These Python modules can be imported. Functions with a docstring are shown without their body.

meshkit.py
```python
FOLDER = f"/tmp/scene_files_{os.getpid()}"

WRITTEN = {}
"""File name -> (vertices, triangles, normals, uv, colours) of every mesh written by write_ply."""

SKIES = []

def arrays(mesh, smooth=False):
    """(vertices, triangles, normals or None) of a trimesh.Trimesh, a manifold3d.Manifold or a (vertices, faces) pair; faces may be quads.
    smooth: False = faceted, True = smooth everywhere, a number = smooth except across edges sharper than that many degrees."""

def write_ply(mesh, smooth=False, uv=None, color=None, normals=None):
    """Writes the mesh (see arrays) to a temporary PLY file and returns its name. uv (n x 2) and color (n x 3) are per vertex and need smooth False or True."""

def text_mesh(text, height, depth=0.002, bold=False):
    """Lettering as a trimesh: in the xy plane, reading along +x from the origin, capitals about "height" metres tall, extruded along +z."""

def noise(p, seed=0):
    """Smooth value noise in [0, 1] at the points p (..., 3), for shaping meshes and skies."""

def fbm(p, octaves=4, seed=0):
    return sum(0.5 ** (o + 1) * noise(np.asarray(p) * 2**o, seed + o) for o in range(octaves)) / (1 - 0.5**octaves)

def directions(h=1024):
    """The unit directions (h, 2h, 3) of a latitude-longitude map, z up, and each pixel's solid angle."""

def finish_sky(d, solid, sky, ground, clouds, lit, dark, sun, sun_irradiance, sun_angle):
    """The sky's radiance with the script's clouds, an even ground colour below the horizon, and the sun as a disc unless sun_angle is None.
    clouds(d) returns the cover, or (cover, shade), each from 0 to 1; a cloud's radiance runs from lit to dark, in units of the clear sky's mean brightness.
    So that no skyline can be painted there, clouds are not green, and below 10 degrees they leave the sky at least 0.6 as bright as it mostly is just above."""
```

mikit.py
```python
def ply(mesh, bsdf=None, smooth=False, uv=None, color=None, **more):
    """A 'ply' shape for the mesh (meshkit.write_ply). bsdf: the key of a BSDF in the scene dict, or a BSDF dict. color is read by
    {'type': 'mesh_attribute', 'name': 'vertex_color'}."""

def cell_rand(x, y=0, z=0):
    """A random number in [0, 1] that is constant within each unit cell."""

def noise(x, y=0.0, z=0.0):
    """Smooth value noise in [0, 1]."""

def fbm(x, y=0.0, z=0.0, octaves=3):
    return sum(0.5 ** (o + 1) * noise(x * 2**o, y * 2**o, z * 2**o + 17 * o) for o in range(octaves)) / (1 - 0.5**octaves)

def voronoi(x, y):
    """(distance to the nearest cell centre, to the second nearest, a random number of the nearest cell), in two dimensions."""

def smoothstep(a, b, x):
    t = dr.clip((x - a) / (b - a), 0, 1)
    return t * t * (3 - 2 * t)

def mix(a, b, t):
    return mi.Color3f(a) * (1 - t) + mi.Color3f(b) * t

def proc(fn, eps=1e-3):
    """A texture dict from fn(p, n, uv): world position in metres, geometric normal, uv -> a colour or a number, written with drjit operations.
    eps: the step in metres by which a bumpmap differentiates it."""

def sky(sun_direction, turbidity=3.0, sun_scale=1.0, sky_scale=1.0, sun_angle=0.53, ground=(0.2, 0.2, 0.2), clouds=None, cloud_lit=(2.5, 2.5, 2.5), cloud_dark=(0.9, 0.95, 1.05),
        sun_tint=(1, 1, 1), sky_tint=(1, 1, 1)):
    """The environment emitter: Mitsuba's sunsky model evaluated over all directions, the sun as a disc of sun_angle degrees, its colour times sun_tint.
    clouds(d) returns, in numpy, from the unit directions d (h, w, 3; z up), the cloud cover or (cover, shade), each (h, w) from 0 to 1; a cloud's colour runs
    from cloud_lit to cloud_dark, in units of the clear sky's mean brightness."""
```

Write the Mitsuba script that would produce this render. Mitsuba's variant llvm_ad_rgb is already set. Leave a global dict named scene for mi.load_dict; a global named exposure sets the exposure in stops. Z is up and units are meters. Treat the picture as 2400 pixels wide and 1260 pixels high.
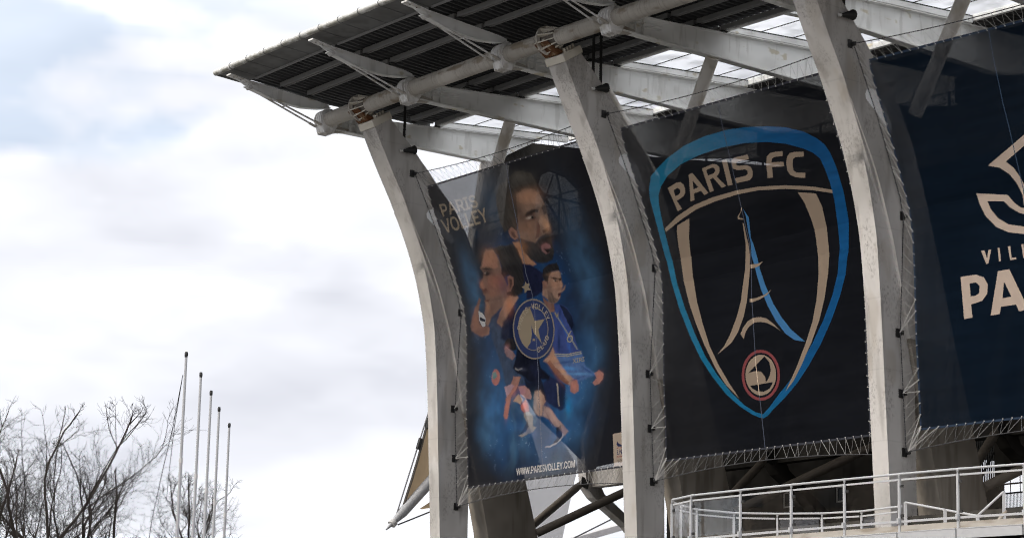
import math, numpy as np, trimesh, drjit as dr, mitsuba as mi, mikit, meshkit
from shapely.geometry import Polygon, box as sbox, LineString
from shapely.ops import unary_union
from shapely import affinity
T = mi.ScalarTransform4f
scene, labels = {}, {}
R_ = np.random.RandomState

# ---------------------------------------------------------------- camera, sky, exposure
PITCH, ROLL, FOC = 0.2106683, 0.0229026, 5700.0          # FOC: focal length for a picture 2400 wide
fw = np.array([0, math.cos(PITCH), math.sin(PITCH)]); rt0 = np.array([1.0, 0, 0]); up0 = np.cross(rt0, fw)
up = -math.sin(ROLL) * rt0 + math.cos(ROLL) * up0
EYE = np.array([0, 0, 1.6])
scene['camera'] = {'type': 'perspective', 'fov': 2 * math.degrees(math.atan(1200 / FOC)), 'fov_axis': 'x', 'near_clip': 0.5, 'far_clip': 5000.0,
                   'to_world': T().look_at(origin=EYE.tolist(), target=(EYE + fw).tolist(), up=up.tolist())}
exposure = 2.3

def clouds(d):
    az = np.degrees(np.arctan2(d[..., 0], d[..., 1])); el = np.degrees(np.arcsin(np.clip(d[..., 2], -1, 1)))
    p = np.stack([d[..., 0] * 9, d[..., 1] * 9, d[..., 2] * 16], -1)
    w = np.stack([meshkit.fbm(p * 1.6 + 3, 3, 50), meshkit.fbm(p * 1.6 + 9, 3, 51), meshkit.fbm(p * 1.6 + 17, 3, 52)], -1) - .5
    f1 = meshkit.fbm(p, 5, 3); f2 = meshkit.fbm(p * 2.2 + 7 + w * 1.1, 6, 8)
    # a gap of pale blue high on the left with puffy edges, and smaller gaps all round
    gap = 1 - np.hypot((az + 13.2) / 5.2, (el - 17.0) / 3.0) + (f2 - .5) * 2.6
    gap2 = 1 - np.hypot((az + 4.6) / 4.0, (el - 19.2) / 1.7) + (f2 - .5) * 2.0
    far = (f1 - .60) * 6 * np.clip((np.abs(az) - 20) / 25, 0, 1)
    hole = np.clip(np.maximum(np.maximum(gap * 2.2, gap2 * .8), far), 0, 1)
    cover = 1 - .42 * hole
    q = np.stack([d[..., 0] * 6 + 3, d[..., 1] * 6, d[..., 2] * 19 + 1.7], -1)
    g = meshkit.fbm(q + w * .8, 6, 21); h = meshkit.fbm(q * 2.4 + w * 1.2, 5, 5)
    band = np.exp(-((el - 9.2) / 1.0) ** 2) * .3 + np.exp(-((el - 12.0) / 1.5) ** 2) * .55
    left = np.exp(-((az + 5.2) / 5.5) ** 2)
    shade = np.clip((g - .38) * 2.2 + (h - .5) * .75 + band * left * (.15 + 1.0 * h), 0, 1)
    # an overcast sky is about twice as bright overhead as at the horizon
    return cover, np.clip((4.4 - 4.4 * (1 + 1.4 * np.sin(np.radians(np.maximum(el, 10.5)))) / 2.4) / 2.9 + .29 * shade, 0, 1)

scene['sky'] = mikit.sky((-0.86, -0.46, 0.62), turbidity=3, sun_scale=0.42, sun_angle=24, clouds=clouds, cloud_lit=(4.3, 4.32, 4.36), cloud_dark=(1.5, 1.54, 1.70), sun_tint=(.86, .98, 1.24), sky_tint=(1.38, 1.28, 1.18), ground=(.09, .09, .088))

# ---------------------------------------------------------------- helpers
def key(name):
    k, i = name, 0
    while k in scene or k in labels or any(x.startswith(k + '__') for x in (scene if '__' not in name else ())):
        i += 1; k = '%s_%03d' % (name, i)
    return k
CNT = {}
def num(name):
    n = CNT.get(name, 0); CNT[name] = n + 1
    return name if n == 0 else '%s_%03d' % (name, n)
def thing(name, label, cat, group=None, kind=None):
    k = num(name); labels[k] = {'label': label, 'category': cat}
    if group: labels[k]['group'] = group
    if kind: labels[k]['kind'] = kind
    return k
def part(parent, name, mesh, mat, label=None, stuff=False, smooth=False, **kw):
    k = num(parent + '__' + name); scene[k] = mikit.ply(mesh, mat, smooth=smooth, **kw)
    if label or stuff:
        labels[k] = {}
        if label: labels[k]['label'] = label
        if stuff: labels[k]['kind'] = 'stuff'
    return k
def struct(name, mesh, mat, label, smooth=False):
    scene[name] = mikit.ply(mesh, mat, smooth=smooth); labels[name] = {'label': label, 'category': name.replace('_', ' '), 'kind': 'structure'}
def cat(ms): return trimesh.util.concatenate([m for m in ms if len(m.faces)])
def nrm(v): v = np.asarray(v, float); return v / np.linalg.norm(v)
def bar(p, q, w, h, up=(0, 0, 1)):
    """a box from p to q, w wide across and h tall along up"""
    p, q = np.asarray(p, float), np.asarray(q, float); d = nrm(q - p); s = nrm(np.cross(d, up)); u = np.cross(s, d)
    v = np.array([e + a * s * w / 2 + b * u * h / 2 for e in (p, q) for a, b in ((-1, -1), (1, -1), (1, 1), (-1, 1))])
    f = [[0, 1, 2, 3], [7, 6, 5, 4], [0, 4, 5, 1], [1, 5, 6, 2], [2, 6, 7, 3], [3, 7, 4, 0]]
    f = np.array(f)[:, ::-1]
    return trimesh.Trimesh(v, np.vstack([f[:, [0, 1, 2]], f[:, [0, 2, 3]]]), process=False)
def tube(pts, r, n=12, caps=True):
    p = np.asarray(pts, float); r = np.broadcast_to(np.asarray(r, float), (len(p),))
    t = np.gradient(p, axis=0); t /= np.linalg.norm(t, axis=1, keepdims=True) + 1e-12
    ref = np.array([0, 0, 1.0]) if abs(nrm(p[-1] - p[0])[2]) < .9 else np.array([1.0, 0, 0])
    a = np.cross(t, ref); a /= np.linalg.norm(a, axis=1, keepdims=True) + 1e-12; b = np.cross(t, a)
    g = np.arange(n) * 2 * np.pi / n
    v = (p[:, None] + r[:, None, None] * (np.cos(g)[None, :, None] * a[:, None] + np.sin(g)[None, :, None] * b[:, None])).reshape(-1, 3)
    i, j = np.meshgrid(np.arange(len(p) - 1), np.arange(n), indexing='ij')
    q = np.stack([i * n + j, i * n + (j + 1) % n, (i + 1) * n + (j + 1) % n, (i + 1) * n + j], -1).reshape(-1, 4)
    f = [np.vstack([q[:, [0, 1, 2]], q[:, [0, 2, 3]]])]
    if caps:
        m = len(v); v = np.vstack([v, p[:1], p[-1:]]); k = np.arange(n); e = (len(p) - 1) * n
        f += [np.stack([(k + 1) % n, k, k * 0 + m], 1), np.stack([e + k, e + (k + 1) % n, k * 0 + m + 1], 1)]
    return trimesh.Trimesh(v, np.vstack(f), process=False)
def sheet(grid, thick=0):
    """a grid (i, j, 3) of points as a sheet"""
    g = np.asarray(grid, float); a, b = g.shape[:2]
    i, j = np.meshgrid(np.arange(a - 1), np.arange(b - 1), indexing='ij'); o = i * b + j
    q = np.stack([o, o + 1, o + b + 1, o + b], -1).reshape(-1, 4)
    return trimesh.Trimesh(g.reshape(-1, 3), np.vstack([q[:, [0, 1, 2]], q[:, [0, 2, 3]]]), process=False)
def slab(poly_xy, z0, z1):
    m = trimesh.creation.extrude_polygon(Polygon(poly_xy), z1 - z0, engine='earcut'); m.apply_translation([0, 0, z0]); return m

# ---------------------------------------------------------------- the plan: ribs on a wide circle, u counts the bays from the left end rib
AZ, RAD, DL = 0.8918410, 310.0318782, 0.0405549
N1 = np.array([-math.sin(AZ), -math.cos(AZ)]); CC = np.array([3.3569270, 90.2014317]) - RAD * N1
def frame(u):
    a = AZ - (u - 1) * DL; n = np.array([-math.sin(a), -math.cos(a)])
    return CC + RAD * n, n, np.array([n[1], -n[0]])
def P(u, n, z, t=0.0):
    b, nn, tt = frame(u); return np.append(b + n * nn + t * tt, z)
def radial(u, poly, t0, t1, holes=(), warp=None):
    """a polygon drawn in (n, z) on the radial plane at u, with thickness from t0 to t1"""
    b, n, t = frame(u)
    m = trimesh.creation.extrude_polygon(Polygon(poly, holes), t1 - t0, engine='earcut')
    v = m.vertices; tt = v[:, 2] + t0
    if warp: tt = warp(tt, v[:, 1])
    w = b[None] + v[:, :1] * n + tt[:, None] * t
    f = m.faces
    M = trimesh.Trimesh(np.column_stack([w, v[:, 1]]), f, process=False)
    if M.volume < 0: M.invert()
    return M

# ---------------------------------------------------------------- materials
def rgb(*c): return {'type': 'rgb', 'value': list(c)}
def mat(name, color, rough=.6, spec=.4, metallic=0.0, bump=None, bscale=.01, **kw):
    b = {'type': 'principled', 'base_color': color if isinstance(color, dict) else rgb(*color), 'roughness': rough, 'specular': spec, 'metallic': metallic, **kw}
    if bump: b = {'type': 'bumpmap', 'arbitrary': mikit.proc(bump, 4e-3), 'scale': bscale, 'bsdf': b}
    scene[name] = {'type': 'twosided', 'bsdf': b}
    return name
fb, sm, mix, noise = mikit.fbm, mikit.smoothstep, mikit.mix, mikit.noise
def c_concrete(p, n, uv):
    big = fb(p.x * .55, p.y * .55, p.z * .3, 3); run = fb(p.x * 3.1, p.y * 3.1, p.z * .35, 3)
    spots = fb(p.x * 24, p.y * 24, p.z * 9, 3); pit = noise(p.x * 38, p.y * 38, p.z * 22)
    patch = sm(.46, .62, fb(p.x * 1.7 + 9, p.y * 1.7, p.z * .6, 3))
    lift = sm(.04, .0, dr.abs(p.z / 2.45 - dr.floor(p.z / 2.45) - .5) * 2.45)
    c = mix((.53, .51, .49), (.385, .37, .35), sm(.3, .72, big))
    c = mix(c, mi.Color3f(.24, .222, .20), sm(.52, .76, run) * .5)
    c = mix(c, mi.Color3f(.17, .155, .14), sm(.40, .80, spots) * patch * .5)
    c = mix(c, mi.Color3f(.13, .12, .105), sm(.80, .95, pit) * (.12 + .3 * patch))
    c = mix(c, mi.Color3f(.34, .29, .23), sm(.63, .74, fb(p.x * 2 + 31, p.y * 2, p.z * .5, 2)) * .3)
    return c * (1 - .10 * lift)
def b_concrete(p, n, uv): return fb(p.x * 16, p.y * 16, p.z * 9, 2) + .6 * noise(p.x * 45, p.y * 45, p.z * 30)
mat('m_concrete', mikit.proc(c_concrete), .88, .25, bump=b_concrete, bscale=.005)
def c_stained_shaded(p, n, uv):  # lower back legs: brown stains, plus their shade darkened into the base colour
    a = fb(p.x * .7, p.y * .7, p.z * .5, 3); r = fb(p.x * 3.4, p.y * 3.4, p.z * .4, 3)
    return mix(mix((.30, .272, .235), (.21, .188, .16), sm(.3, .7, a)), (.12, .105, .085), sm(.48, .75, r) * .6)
mat('m_stained_shaded_concrete', mikit.proc(c_stained_shaded), .9, .2, bump=b_concrete, bscale=.005)
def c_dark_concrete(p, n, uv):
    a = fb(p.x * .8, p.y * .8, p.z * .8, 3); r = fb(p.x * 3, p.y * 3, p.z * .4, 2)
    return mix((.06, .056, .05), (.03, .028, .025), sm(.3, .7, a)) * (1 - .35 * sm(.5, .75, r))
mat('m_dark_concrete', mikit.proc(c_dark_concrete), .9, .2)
def c_white_steel(p, n, uv):
    a = fb(p.x * .9, p.y * .9, p.z * 1.1, 3); s = fb(p.x * 5, p.y * 5, p.z * .8, 3)
    c = mix((.82, .83, .82), (.71, .715, .70), sm(.35, .7, a))
    c = mix(c, mi.Color3f(.42, .41, .38), sm(.55, .78, s) * .4)
    return mix(c, mi.Color3f(.46, .38, .20), sm(.70, .80, fb(p.x * 1.7 + 5, p.y * 1.7, p.z * 2.6, 3)) * .55)
mat('m_white_steel', mikit.proc(c_white_steel), .55, .4)
def c_tube(p, n, uv):
    l = p.x * -.628 + p.y * .778
    s = fb(l * 22, p.z * .9, 0.0, 2); a = fb(p.x * .8, p.y * .8, p.z * 1.5, 3); k = noise(l * 42, p.z * 2.0, 3.0)
    c = mix((.53, .50, .455), (.41, .385, .345), sm(.3, .7, a))
    c = mix(c, mi.Color3f(.22, .19, .15), sm(.45, .85, s) * .38 + .10 * sm(.6, .9, k))
    return mix(c, mi.Color3f(.17, .11, .05), sm(.6, .72, fb(p.x * 1.3 + 3, p.y * 1.3, p.z * 3, 3)) * .55)
mat('m_tube_paint', mikit.proc(c_tube), .6, .35)
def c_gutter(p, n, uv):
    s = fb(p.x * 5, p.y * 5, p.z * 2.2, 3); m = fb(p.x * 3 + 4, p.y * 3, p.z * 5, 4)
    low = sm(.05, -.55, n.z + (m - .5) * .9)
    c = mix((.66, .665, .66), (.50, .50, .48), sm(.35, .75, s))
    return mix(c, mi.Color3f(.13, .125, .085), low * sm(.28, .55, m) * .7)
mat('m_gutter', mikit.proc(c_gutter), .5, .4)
def c_fascia(p, n, uv): return mix((.15, .152, .152), (.10, .10, .098), sm(.3, .7, fb(p.x * 1.6, p.y * 1.6, p.z * 3, 3)))
mat('m_fascia', mikit.proc(c_fascia), .5, .4)
def c_deck(p, n, uv): return mix((.062, .063, .066), (.035, .036, .038), sm(.35, .7, fb(p.x * 1.2, p.y * 1.2, p.z, 3)))
mat('m_deck', mikit.proc(c_deck), .5, .4)
mat('m_purlin', (.27, .27, .27), .5, .4)
def c_rust(p, n, uv):
    a = fb(p.x * 5, p.y * 5, p.z * 2.4, 3)
    return mix((.115, .05, .022), (.30, .22, .14), sm(.52, .7, a))
mat('m_rust', mikit.proc(c_rust), .8, .2)
mat('m_black', (.018, .018, .018), .5, .4)
mat('m_rope', (.50, .49, .48), .8, .2)
mat('m_dark_rope', (.06, .06, .065), .8, .2)
mat('m_steel_cable', (.16, .16, .17), .5, .4)
mat('m_pale_steel', (.52, .51, .50), .5, .45)
mat('m_white_paint', mikit.proc(lambda p, n, uv: mix((.74, .735, .73), (.52, .50, .46), sm(.4, .75, fb(p.x * 5, p.y * 5, p.z * 3, 3)))), .5, .4)
mat('m_pale_plate', (.62, .58, .50), .6, .35)
mat('m_white_rail', (.40, .405, .42), .42, .45)
mat('m_pole', (.38, .385, .40), .4, .5)
mat('m_brown_tube', (.12, .105, .09), .6, .35)
mat('m_infill', (.86, .86, .88), .5, .4)
def c_band(p, n, uv): return mix((.36, .335, .30), (.25, .215, .175), sm(.45, .75, fb(p.x * 2.2, p.y * 2.2, p.z * 7, 3)))
mat('m_band', mikit.proc(c_band), .7, .3)
def c_bark(p, n, uv): return mix((.050, .042, .036), (.022, .019, .018), fb(p.x * 6, p.y * 6, p.z * 2, 2))
mat('m_bark', mikit.proc(c_bark), .9, .1)
def c_ground(p, n, uv): return mix((.13, .128, .124), (.09, .09, .087), fb(p.x * .4, p.y * .4, 0.0, 4))
mat('m_ground', mikit.proc(c_ground), .9, .2)
def c_tan_wall(p, n, uv): return mix((.34, .28, .22), (.24, .20, .16), fb(p.x, p.y, p.z, 3))
mat('m_tan_wall', mikit.proc(c_tan_wall), .9, .2)
mat('m_roof_brown', (.07, .06, .052), .8, .2)
mat('m_dark_glass', (.03, .035, .04), .1, .6)
scene['m_clear_glass'] = {'type': 'thindielectric', 'int_ior': 1.5}
def o_pane(p, n, uv): return .13 + .33 * sm(.42, .72, fb(p.x * 1.1, p.y * 1.1, p.z * 2, 4)) + .1 * noise(p.x * 7, p.y * 7, 0.0)
scene['m_roof_glass'] = {'type': 'mask', 'opacity': mikit.proc(o_pane), 'bsdf': {'type': 'twosided', 'bsdf': {'type': 'principled', 'base_color': rgb(.50, .57, .60), 'roughness': .25, 'specular': .5}}}
def thin(name, c, dt): scene[name] = {'type': 'principledthin', 'base_color': c if isinstance(c, dict) else rgb(*c), 'roughness': .8, 'diff_trans': dt, 'spec_trans': 0.0}
def c_membrane(p, n, uv): return mix((.80, .80, .82), (.66, .65, .66), fb(p.x * .6, p.y * .6, p.z * .6, 3))
mat('m_cream', mikit.proc(lambda p, n, uv: mix((.76, .73, .68), (.55, .50, .42), sm(.45, .75, fb(p.x * 3, p.y * 3, p.z * .7, 3)))), .55, .35)
thin('m_membrane', mikit.proc(c_membrane), 1.0)
def c_old_membrane(p, n, uv): return mix((.42, .33, .22), (.30, .22, .14), fb(p.x * 2, p.y * 2, p.z * .8, 3))
thin('m_old_membrane', mikit.proc(c_old_membrane), .7)
OPEN = .80
def weave(name, color):
    """printed banner mesh: a woven net with open pores"""
    scene[name] = {'type': 'mask', 'opacity': OPEN, 'bsdf': {'type': 'twosided', 'bsdf': {'type': 'diffuse', 'reflectance': color if isinstance(color, dict) else rgb(*color)}}}
    return name

# ---------------------------------------------------------------- ground
g = np.array([[[x, y, 0.0] for y in (-300, 0, 60, 120, 400, 2500)] for x in (-2500, -300, 0, 300, 2500)])
struct('ground', sheet(g), 'm_ground', 'flat grey paved ground around the stadium')

# ---------------------------------------------------------------- the concrete ribs
FRONT = [(2.05, 28.70), (1.58, 27.80), (1.05, 26.85), (.47, 25.85), (.12, 25.15), (-.22, 24.45), (-.60, 23.55), (-.97, 22.45), (-1.24, 21.35), (-1.40, 20.5), (-1.50, 19.5), (-1.60, 18.2), (-1.69, 16.8), (-1.76, 15.5), (-1.88, 13.5), (-1.99, 11.6), (-2.30, 6), (-2.6, 0)]
CREASE = [(.205, 25.35), (-.20, 24.60), (-.58, 23.95), (-1.06, 23.11), (-1.44, 22.30), (-1.76, 21.46), (-2.10, 20.51), (-2.41, 19.35), (-2.65, 18.41), (-2.91, 17.26), (-3.22, 16.1), (-3.55, 15.0), (-3.88, 13.9), (-4.30, 12.3), (-5.6, 6), (-6.8, 0)]
BACK = [(1.28, 29.20), (.80, 28.74), (.16, 28.17), (-.36, 27.62), (-.79, 27.21), (-1.15, 26.80), (-1.80, 26.17), (-2.24, 25.70), (-3.25, 24.0), (-4.16, 21.47), (-4.80, 19.4), (-5.33, 17.5), (-6.25, 14.6), (-6.98, 12.18), (-8.6, 6), (-10, 0)]
SLOT = [(-1.05, 25.66), (-.80, 25.55), (-.70, 25.38), (-.74, 25.22), (-.87, 25.12), (-1.15, 24.92), (-1.50, 24.66), (-2.05, 24.25), (-2.20, 24.45), (-1.75, 25.25), (-1.35, 25.62)]
def dense(pts, m=3):
    p = np.array(pts); d = np.r_[0, np.cumsum(np.linalg.norm(np.diff(p, axis=0), axis=1))]
    from scipy.interpolate import PchipInterpolator
    s = np.unique(np.concatenate([np.linspace(d[i], d[i + 1], m + 1) for i in range(len(p) - 1)]))
    return [tuple(v) for v in np.column_stack([PchipInterpolator(d, p[:, 0])(s), PchipInterpolator(d, p[:, 1])(s)])]
FRONT, CREASE, BACK = dense(FRONT), dense(CREASE, 2), dense(BACK, 2)
RIBS = []
def flare(t, z):
    s = lambda a, b: (lambda x: x * x * (3 - 2 * x))(np.clip((z - a) / (b - a), 0, 1))
    return np.where(t > .35, t + .15 * s(17, 26), t - .149 * s(22.8, 25.9))
RL = ['concrete rib at the left end, standing against open sky', 'concrete rib between the two left banners', 'concrete rib on the right, its top cut by the frame', 'concrete rib at the far right edge, mostly outside the picture']
for i in range(4):
    k = thing('concrete_rib', RL[i], 'pillar', None); RIBS.append(k)
    top = [c for c in FRONT if c[1] < 25.36]
    lower = [(.29, 25.45)] + top + [(-3.62, 0), (-3.40, 11.9), (-3.38, 14), (-3.36, 15.6), (-3.12, 16.35)] + [(a - .12, b - .02) for a, b in CREASE[18:0:-2]]
    part(k, 'front_leg', radial(i, lower, 0, .70, (), flare), 'm_concrete', smooth=20)
    back = [c for c in FRONT if c[1] > 25.5] + CREASE + BACK[::-1]
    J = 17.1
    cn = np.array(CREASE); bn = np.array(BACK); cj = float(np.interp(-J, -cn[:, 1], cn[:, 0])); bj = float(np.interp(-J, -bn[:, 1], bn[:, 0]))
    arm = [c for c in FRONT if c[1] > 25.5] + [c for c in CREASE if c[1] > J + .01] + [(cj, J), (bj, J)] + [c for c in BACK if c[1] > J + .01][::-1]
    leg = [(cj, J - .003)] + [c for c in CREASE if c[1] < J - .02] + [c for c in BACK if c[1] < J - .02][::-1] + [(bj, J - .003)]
    part(k, 'arm', radial(i, arm, -.15, .85, [SLOT]), 'm_concrete', smooth=20)
    part(k, 'back_leg', radial(i, leg, -.15, .85), 'm_stained_shaded_concrete', 'back leg of the rib, brown stained and darkened to show its shade', smooth=20)
    part(k, 'infill_panel', radial(i, [(-.6, 25.75), (-.6, 24.9), (-1.5, 24.4), (-2.4, 24.0), (-2.6, 24.4), (-1.8, 25.4), (-1.3, 25.8)], -.12, -.06), 'm_infill', 'white panel closing the slot in the concrete')
    # steel shoe: pale cap plate, rusty bracket, ring round the roof tube with fins, bolts
    ax = nrm([2.05 - 1.05, 28.70 - 26.85]); cr = np.array([-ax[1], ax[0]])
    f0, b0 = np.array([2.05, 28.70]), np.array([1.28, 29.20])
    capp = [f0 - cr * .0 + (.05, -.02), b0 + (-.06, .03), b0 + ax * .30 + (-.06, .03), f0 + ax * .30 + (.05, -.02)]
    part(k, 'cap_plate', radial(i, [tuple(c) for c in capp], -.19, .89), 'm_pale_plate', 'pale steel cap plate on the rib head')
    a0 = f0 + ax * .30 + (.04, -.02); a1 = f0 + ax * .30 + cr * .30
    ctr = np.array([2.35, 29.62])
    rusty = [tuple(a0), tuple(a0 + cr * .34), (2.12, 29.36), (2.5, 29.12), (2.86, 29.42)]
    part(k, 'bracket', radial(i, [(2.26, 28.97), (2.84, 29.40), (2.52, 29.27), (1.98, 29.13)], .02, .80), 'm_rust', 'rusty steel bracket leaning out to the roof tube')
    part(k, 'web_plate', radial(i, [(2.22, 28.99), (1.74, 29.31), (1.98, 29.62), (2.42, 29.9), (2.80, 29.5)], .30, .40), 'm_tube_paint')
    ang = np.linspace(0, 2 * np.pi, 37)[:-1]
    for t0, t1 in ((.50, .58),):
        ro = [(2.4 + .57 * math.cos(a), 29.6 + .57 * math.sin(a)) for a in ang]; ri = [(2.4 + .40 * math.cos(a), 29.6 + .40 * math.sin(a)) for a in ang]
        part(k, 'ring_collar', radial(i, ro, t0, t1, [ri]), 'm_tube_paint', smooth=30)
    part(k, 'collar_sleeve', tube([P(i, 2.4, 29.6, -.20), P(i, 2.4, 29.6, .90)], .345, 24), 'm_brown_tube', smooth=40)
    for s in (-1, 1):
        for a in np.linspace(.2, 2 * np.pi + .2, 12)[:-1]:
            e = lambda r, t: P(i, 2.4 + r * math.cos(a), 29.6 + r * math.sin(a), t)
            p0, p1, p2, p3 = e(.335, .54 + s * .04), e(.56, .54 + s * .04), e(.345, -.22 if s < 0 else .92), e(.33, -.22 if s < 0 else .92)
            o = nrm(np.cross(p1 - p0, p2 - p0)) * .022
            v = np.array([p0 - o, p1 - o, p2 - o, p0 + o, p1 + o, p2 + o])
            part(k, 'collar_fin', trimesh.Trimesh(v, [[0, 1, 2], [3, 5, 4], [0, 3, 4], [0, 4, 1], [1, 4, 5], [1, 5, 2], [2, 5, 3], [2, 3, 0]], process=False), 'm_pale_plate')
    for j in range(4):
        w = b0 + ax * .30 + (f0 - b0) * (.2 + .18 * j) ; 
        part(k, 'bolt', tube([P(i, w[0], w[1], -.04), P(i, *(w + ax * .16), -.04)], .055, 6), 'm_pale_plate')
    # black anchor plates for the lacing cables
    for n_, z_, t_ in ((.10, 27.0, -.15), (-2.60, 21.36, -.15), (-2.47, 17.24, 0), (-2.60, 15.15, 0), (-2.75, 13.14, 0)):
        b = bar(P(i, n_ - .11, z_, t_ - .012), P(i, n_ + .11, z_, t_ - .012), .05, .30)
        part(k, 'anchor_plate', b, 'm_black'); 
        part(k, 'anchor_eye', bar(P(i, n_ - .1, z_, t_ - .012), P(i, n_ - .1, z_, t_ - .2), .03, .14), 'm_black')
# spotlights on the ribs
for i in range(3):
    k = thing('spotlight', 'small black conical spotlight on the ' + ('left end rib' if i == 0 else 'rib left of the club crest banner' if i == 1 else 'right-hand rib near the top edge'), 'lamp', None)
    p0, p1 = P(i, .72, 27.86, -.30), P(i, .12, 28.00, -.34)
    part(k, 'housing', tube([p0 + (p1 - p0) * f for f in (0, .25, .26, .92, .93, 1.0)], [.05, .07, .085, .17, .19, .19], 14), 'm_black', smooth=30)
    part(k, 'knob', tube([p0 - (p1 - p0) * .16, p0 + (p1 - p0) * .02], .055, 10), 'm_pale_steel', 'pale round end knob')
    part(k, 'arm', bar(P(i, .35, 27.95, -.15), P(i, .35, 27.95, -.36), .06, .06), 'm_black')

# ---------------------------------------------------------------- the roof
ROOF = thing('stadium_roof', 'wide grandstand roof of dark metal sheets, white beams and glass over the ribs', 'roof')
UB = [k * .5 - .25 for k in range(9)]
def ztop(n): return float(np.interp(n, [-24, -14, -10.5, -6, -3.2, 0, 1.9, 2.7, 6.9, 7.5], [31.9, 31.1, 30.85, 30.52, 30.30, 30.06, 30.0, 30.42, 30.74, 30.8]))
def zdeck(n): return float(np.interp(n, [-46, -24, -10.6, -3.3, 0, 2.4, 5, 7.35], [33.2, 32.2, 31.15, 30.55, 30.50, 30.62, 30.82, 31.0]))
def row(n, z, a, b, t=0, m=2): return [P(u, n, z, t) for u in np.linspace(a, b, m)]
def ubar(n, z, a, b, w, h, t0=0, t1=0): return bar(P(a, n, z, t0), P(b, n, z, t1), w, h)
part(ROOF, 'main_tube', tube([P(u, 2.4, 29.6) for u in np.linspace(-.272, 3.8, 34)], .33, 28), 'm_tube_paint', 'long pale painted tube carried on the rib heads', smooth=40)
step = .1075; ng = 38
for j in range(ng):
    a = -.33 + j * step; b = a + step
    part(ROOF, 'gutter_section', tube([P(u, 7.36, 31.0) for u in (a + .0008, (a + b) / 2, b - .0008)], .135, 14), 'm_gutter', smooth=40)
    if j: part(ROOF, 'gutter_joint', tube([P(a - .0016, 7.36, 31.0), P(a + .0016, 7.36, 31.0)], .15, 14), 'm_fascia', smooth=40)
    g = [[P(u, n, z) for u in (a + .0012, b - .0012)] for n, z in ((7.33, 30.88), (6.6, 30.83), (6.02, 30.79))]
    g2 = [[p + (0, 0, .03) for p in r] for r in g[::-1]]
    part(ROOF, 'fascia_panel', sheet(g + g2 + g[:1]), 'm_fascia')
part(ROOF, 'end_trim', bar(P(-.318, 7.3, 30.93), P(-.300, 2.6, 30.62), .10, .16), 'm_fascia', 'dark trim along the open end of the roof')
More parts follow.
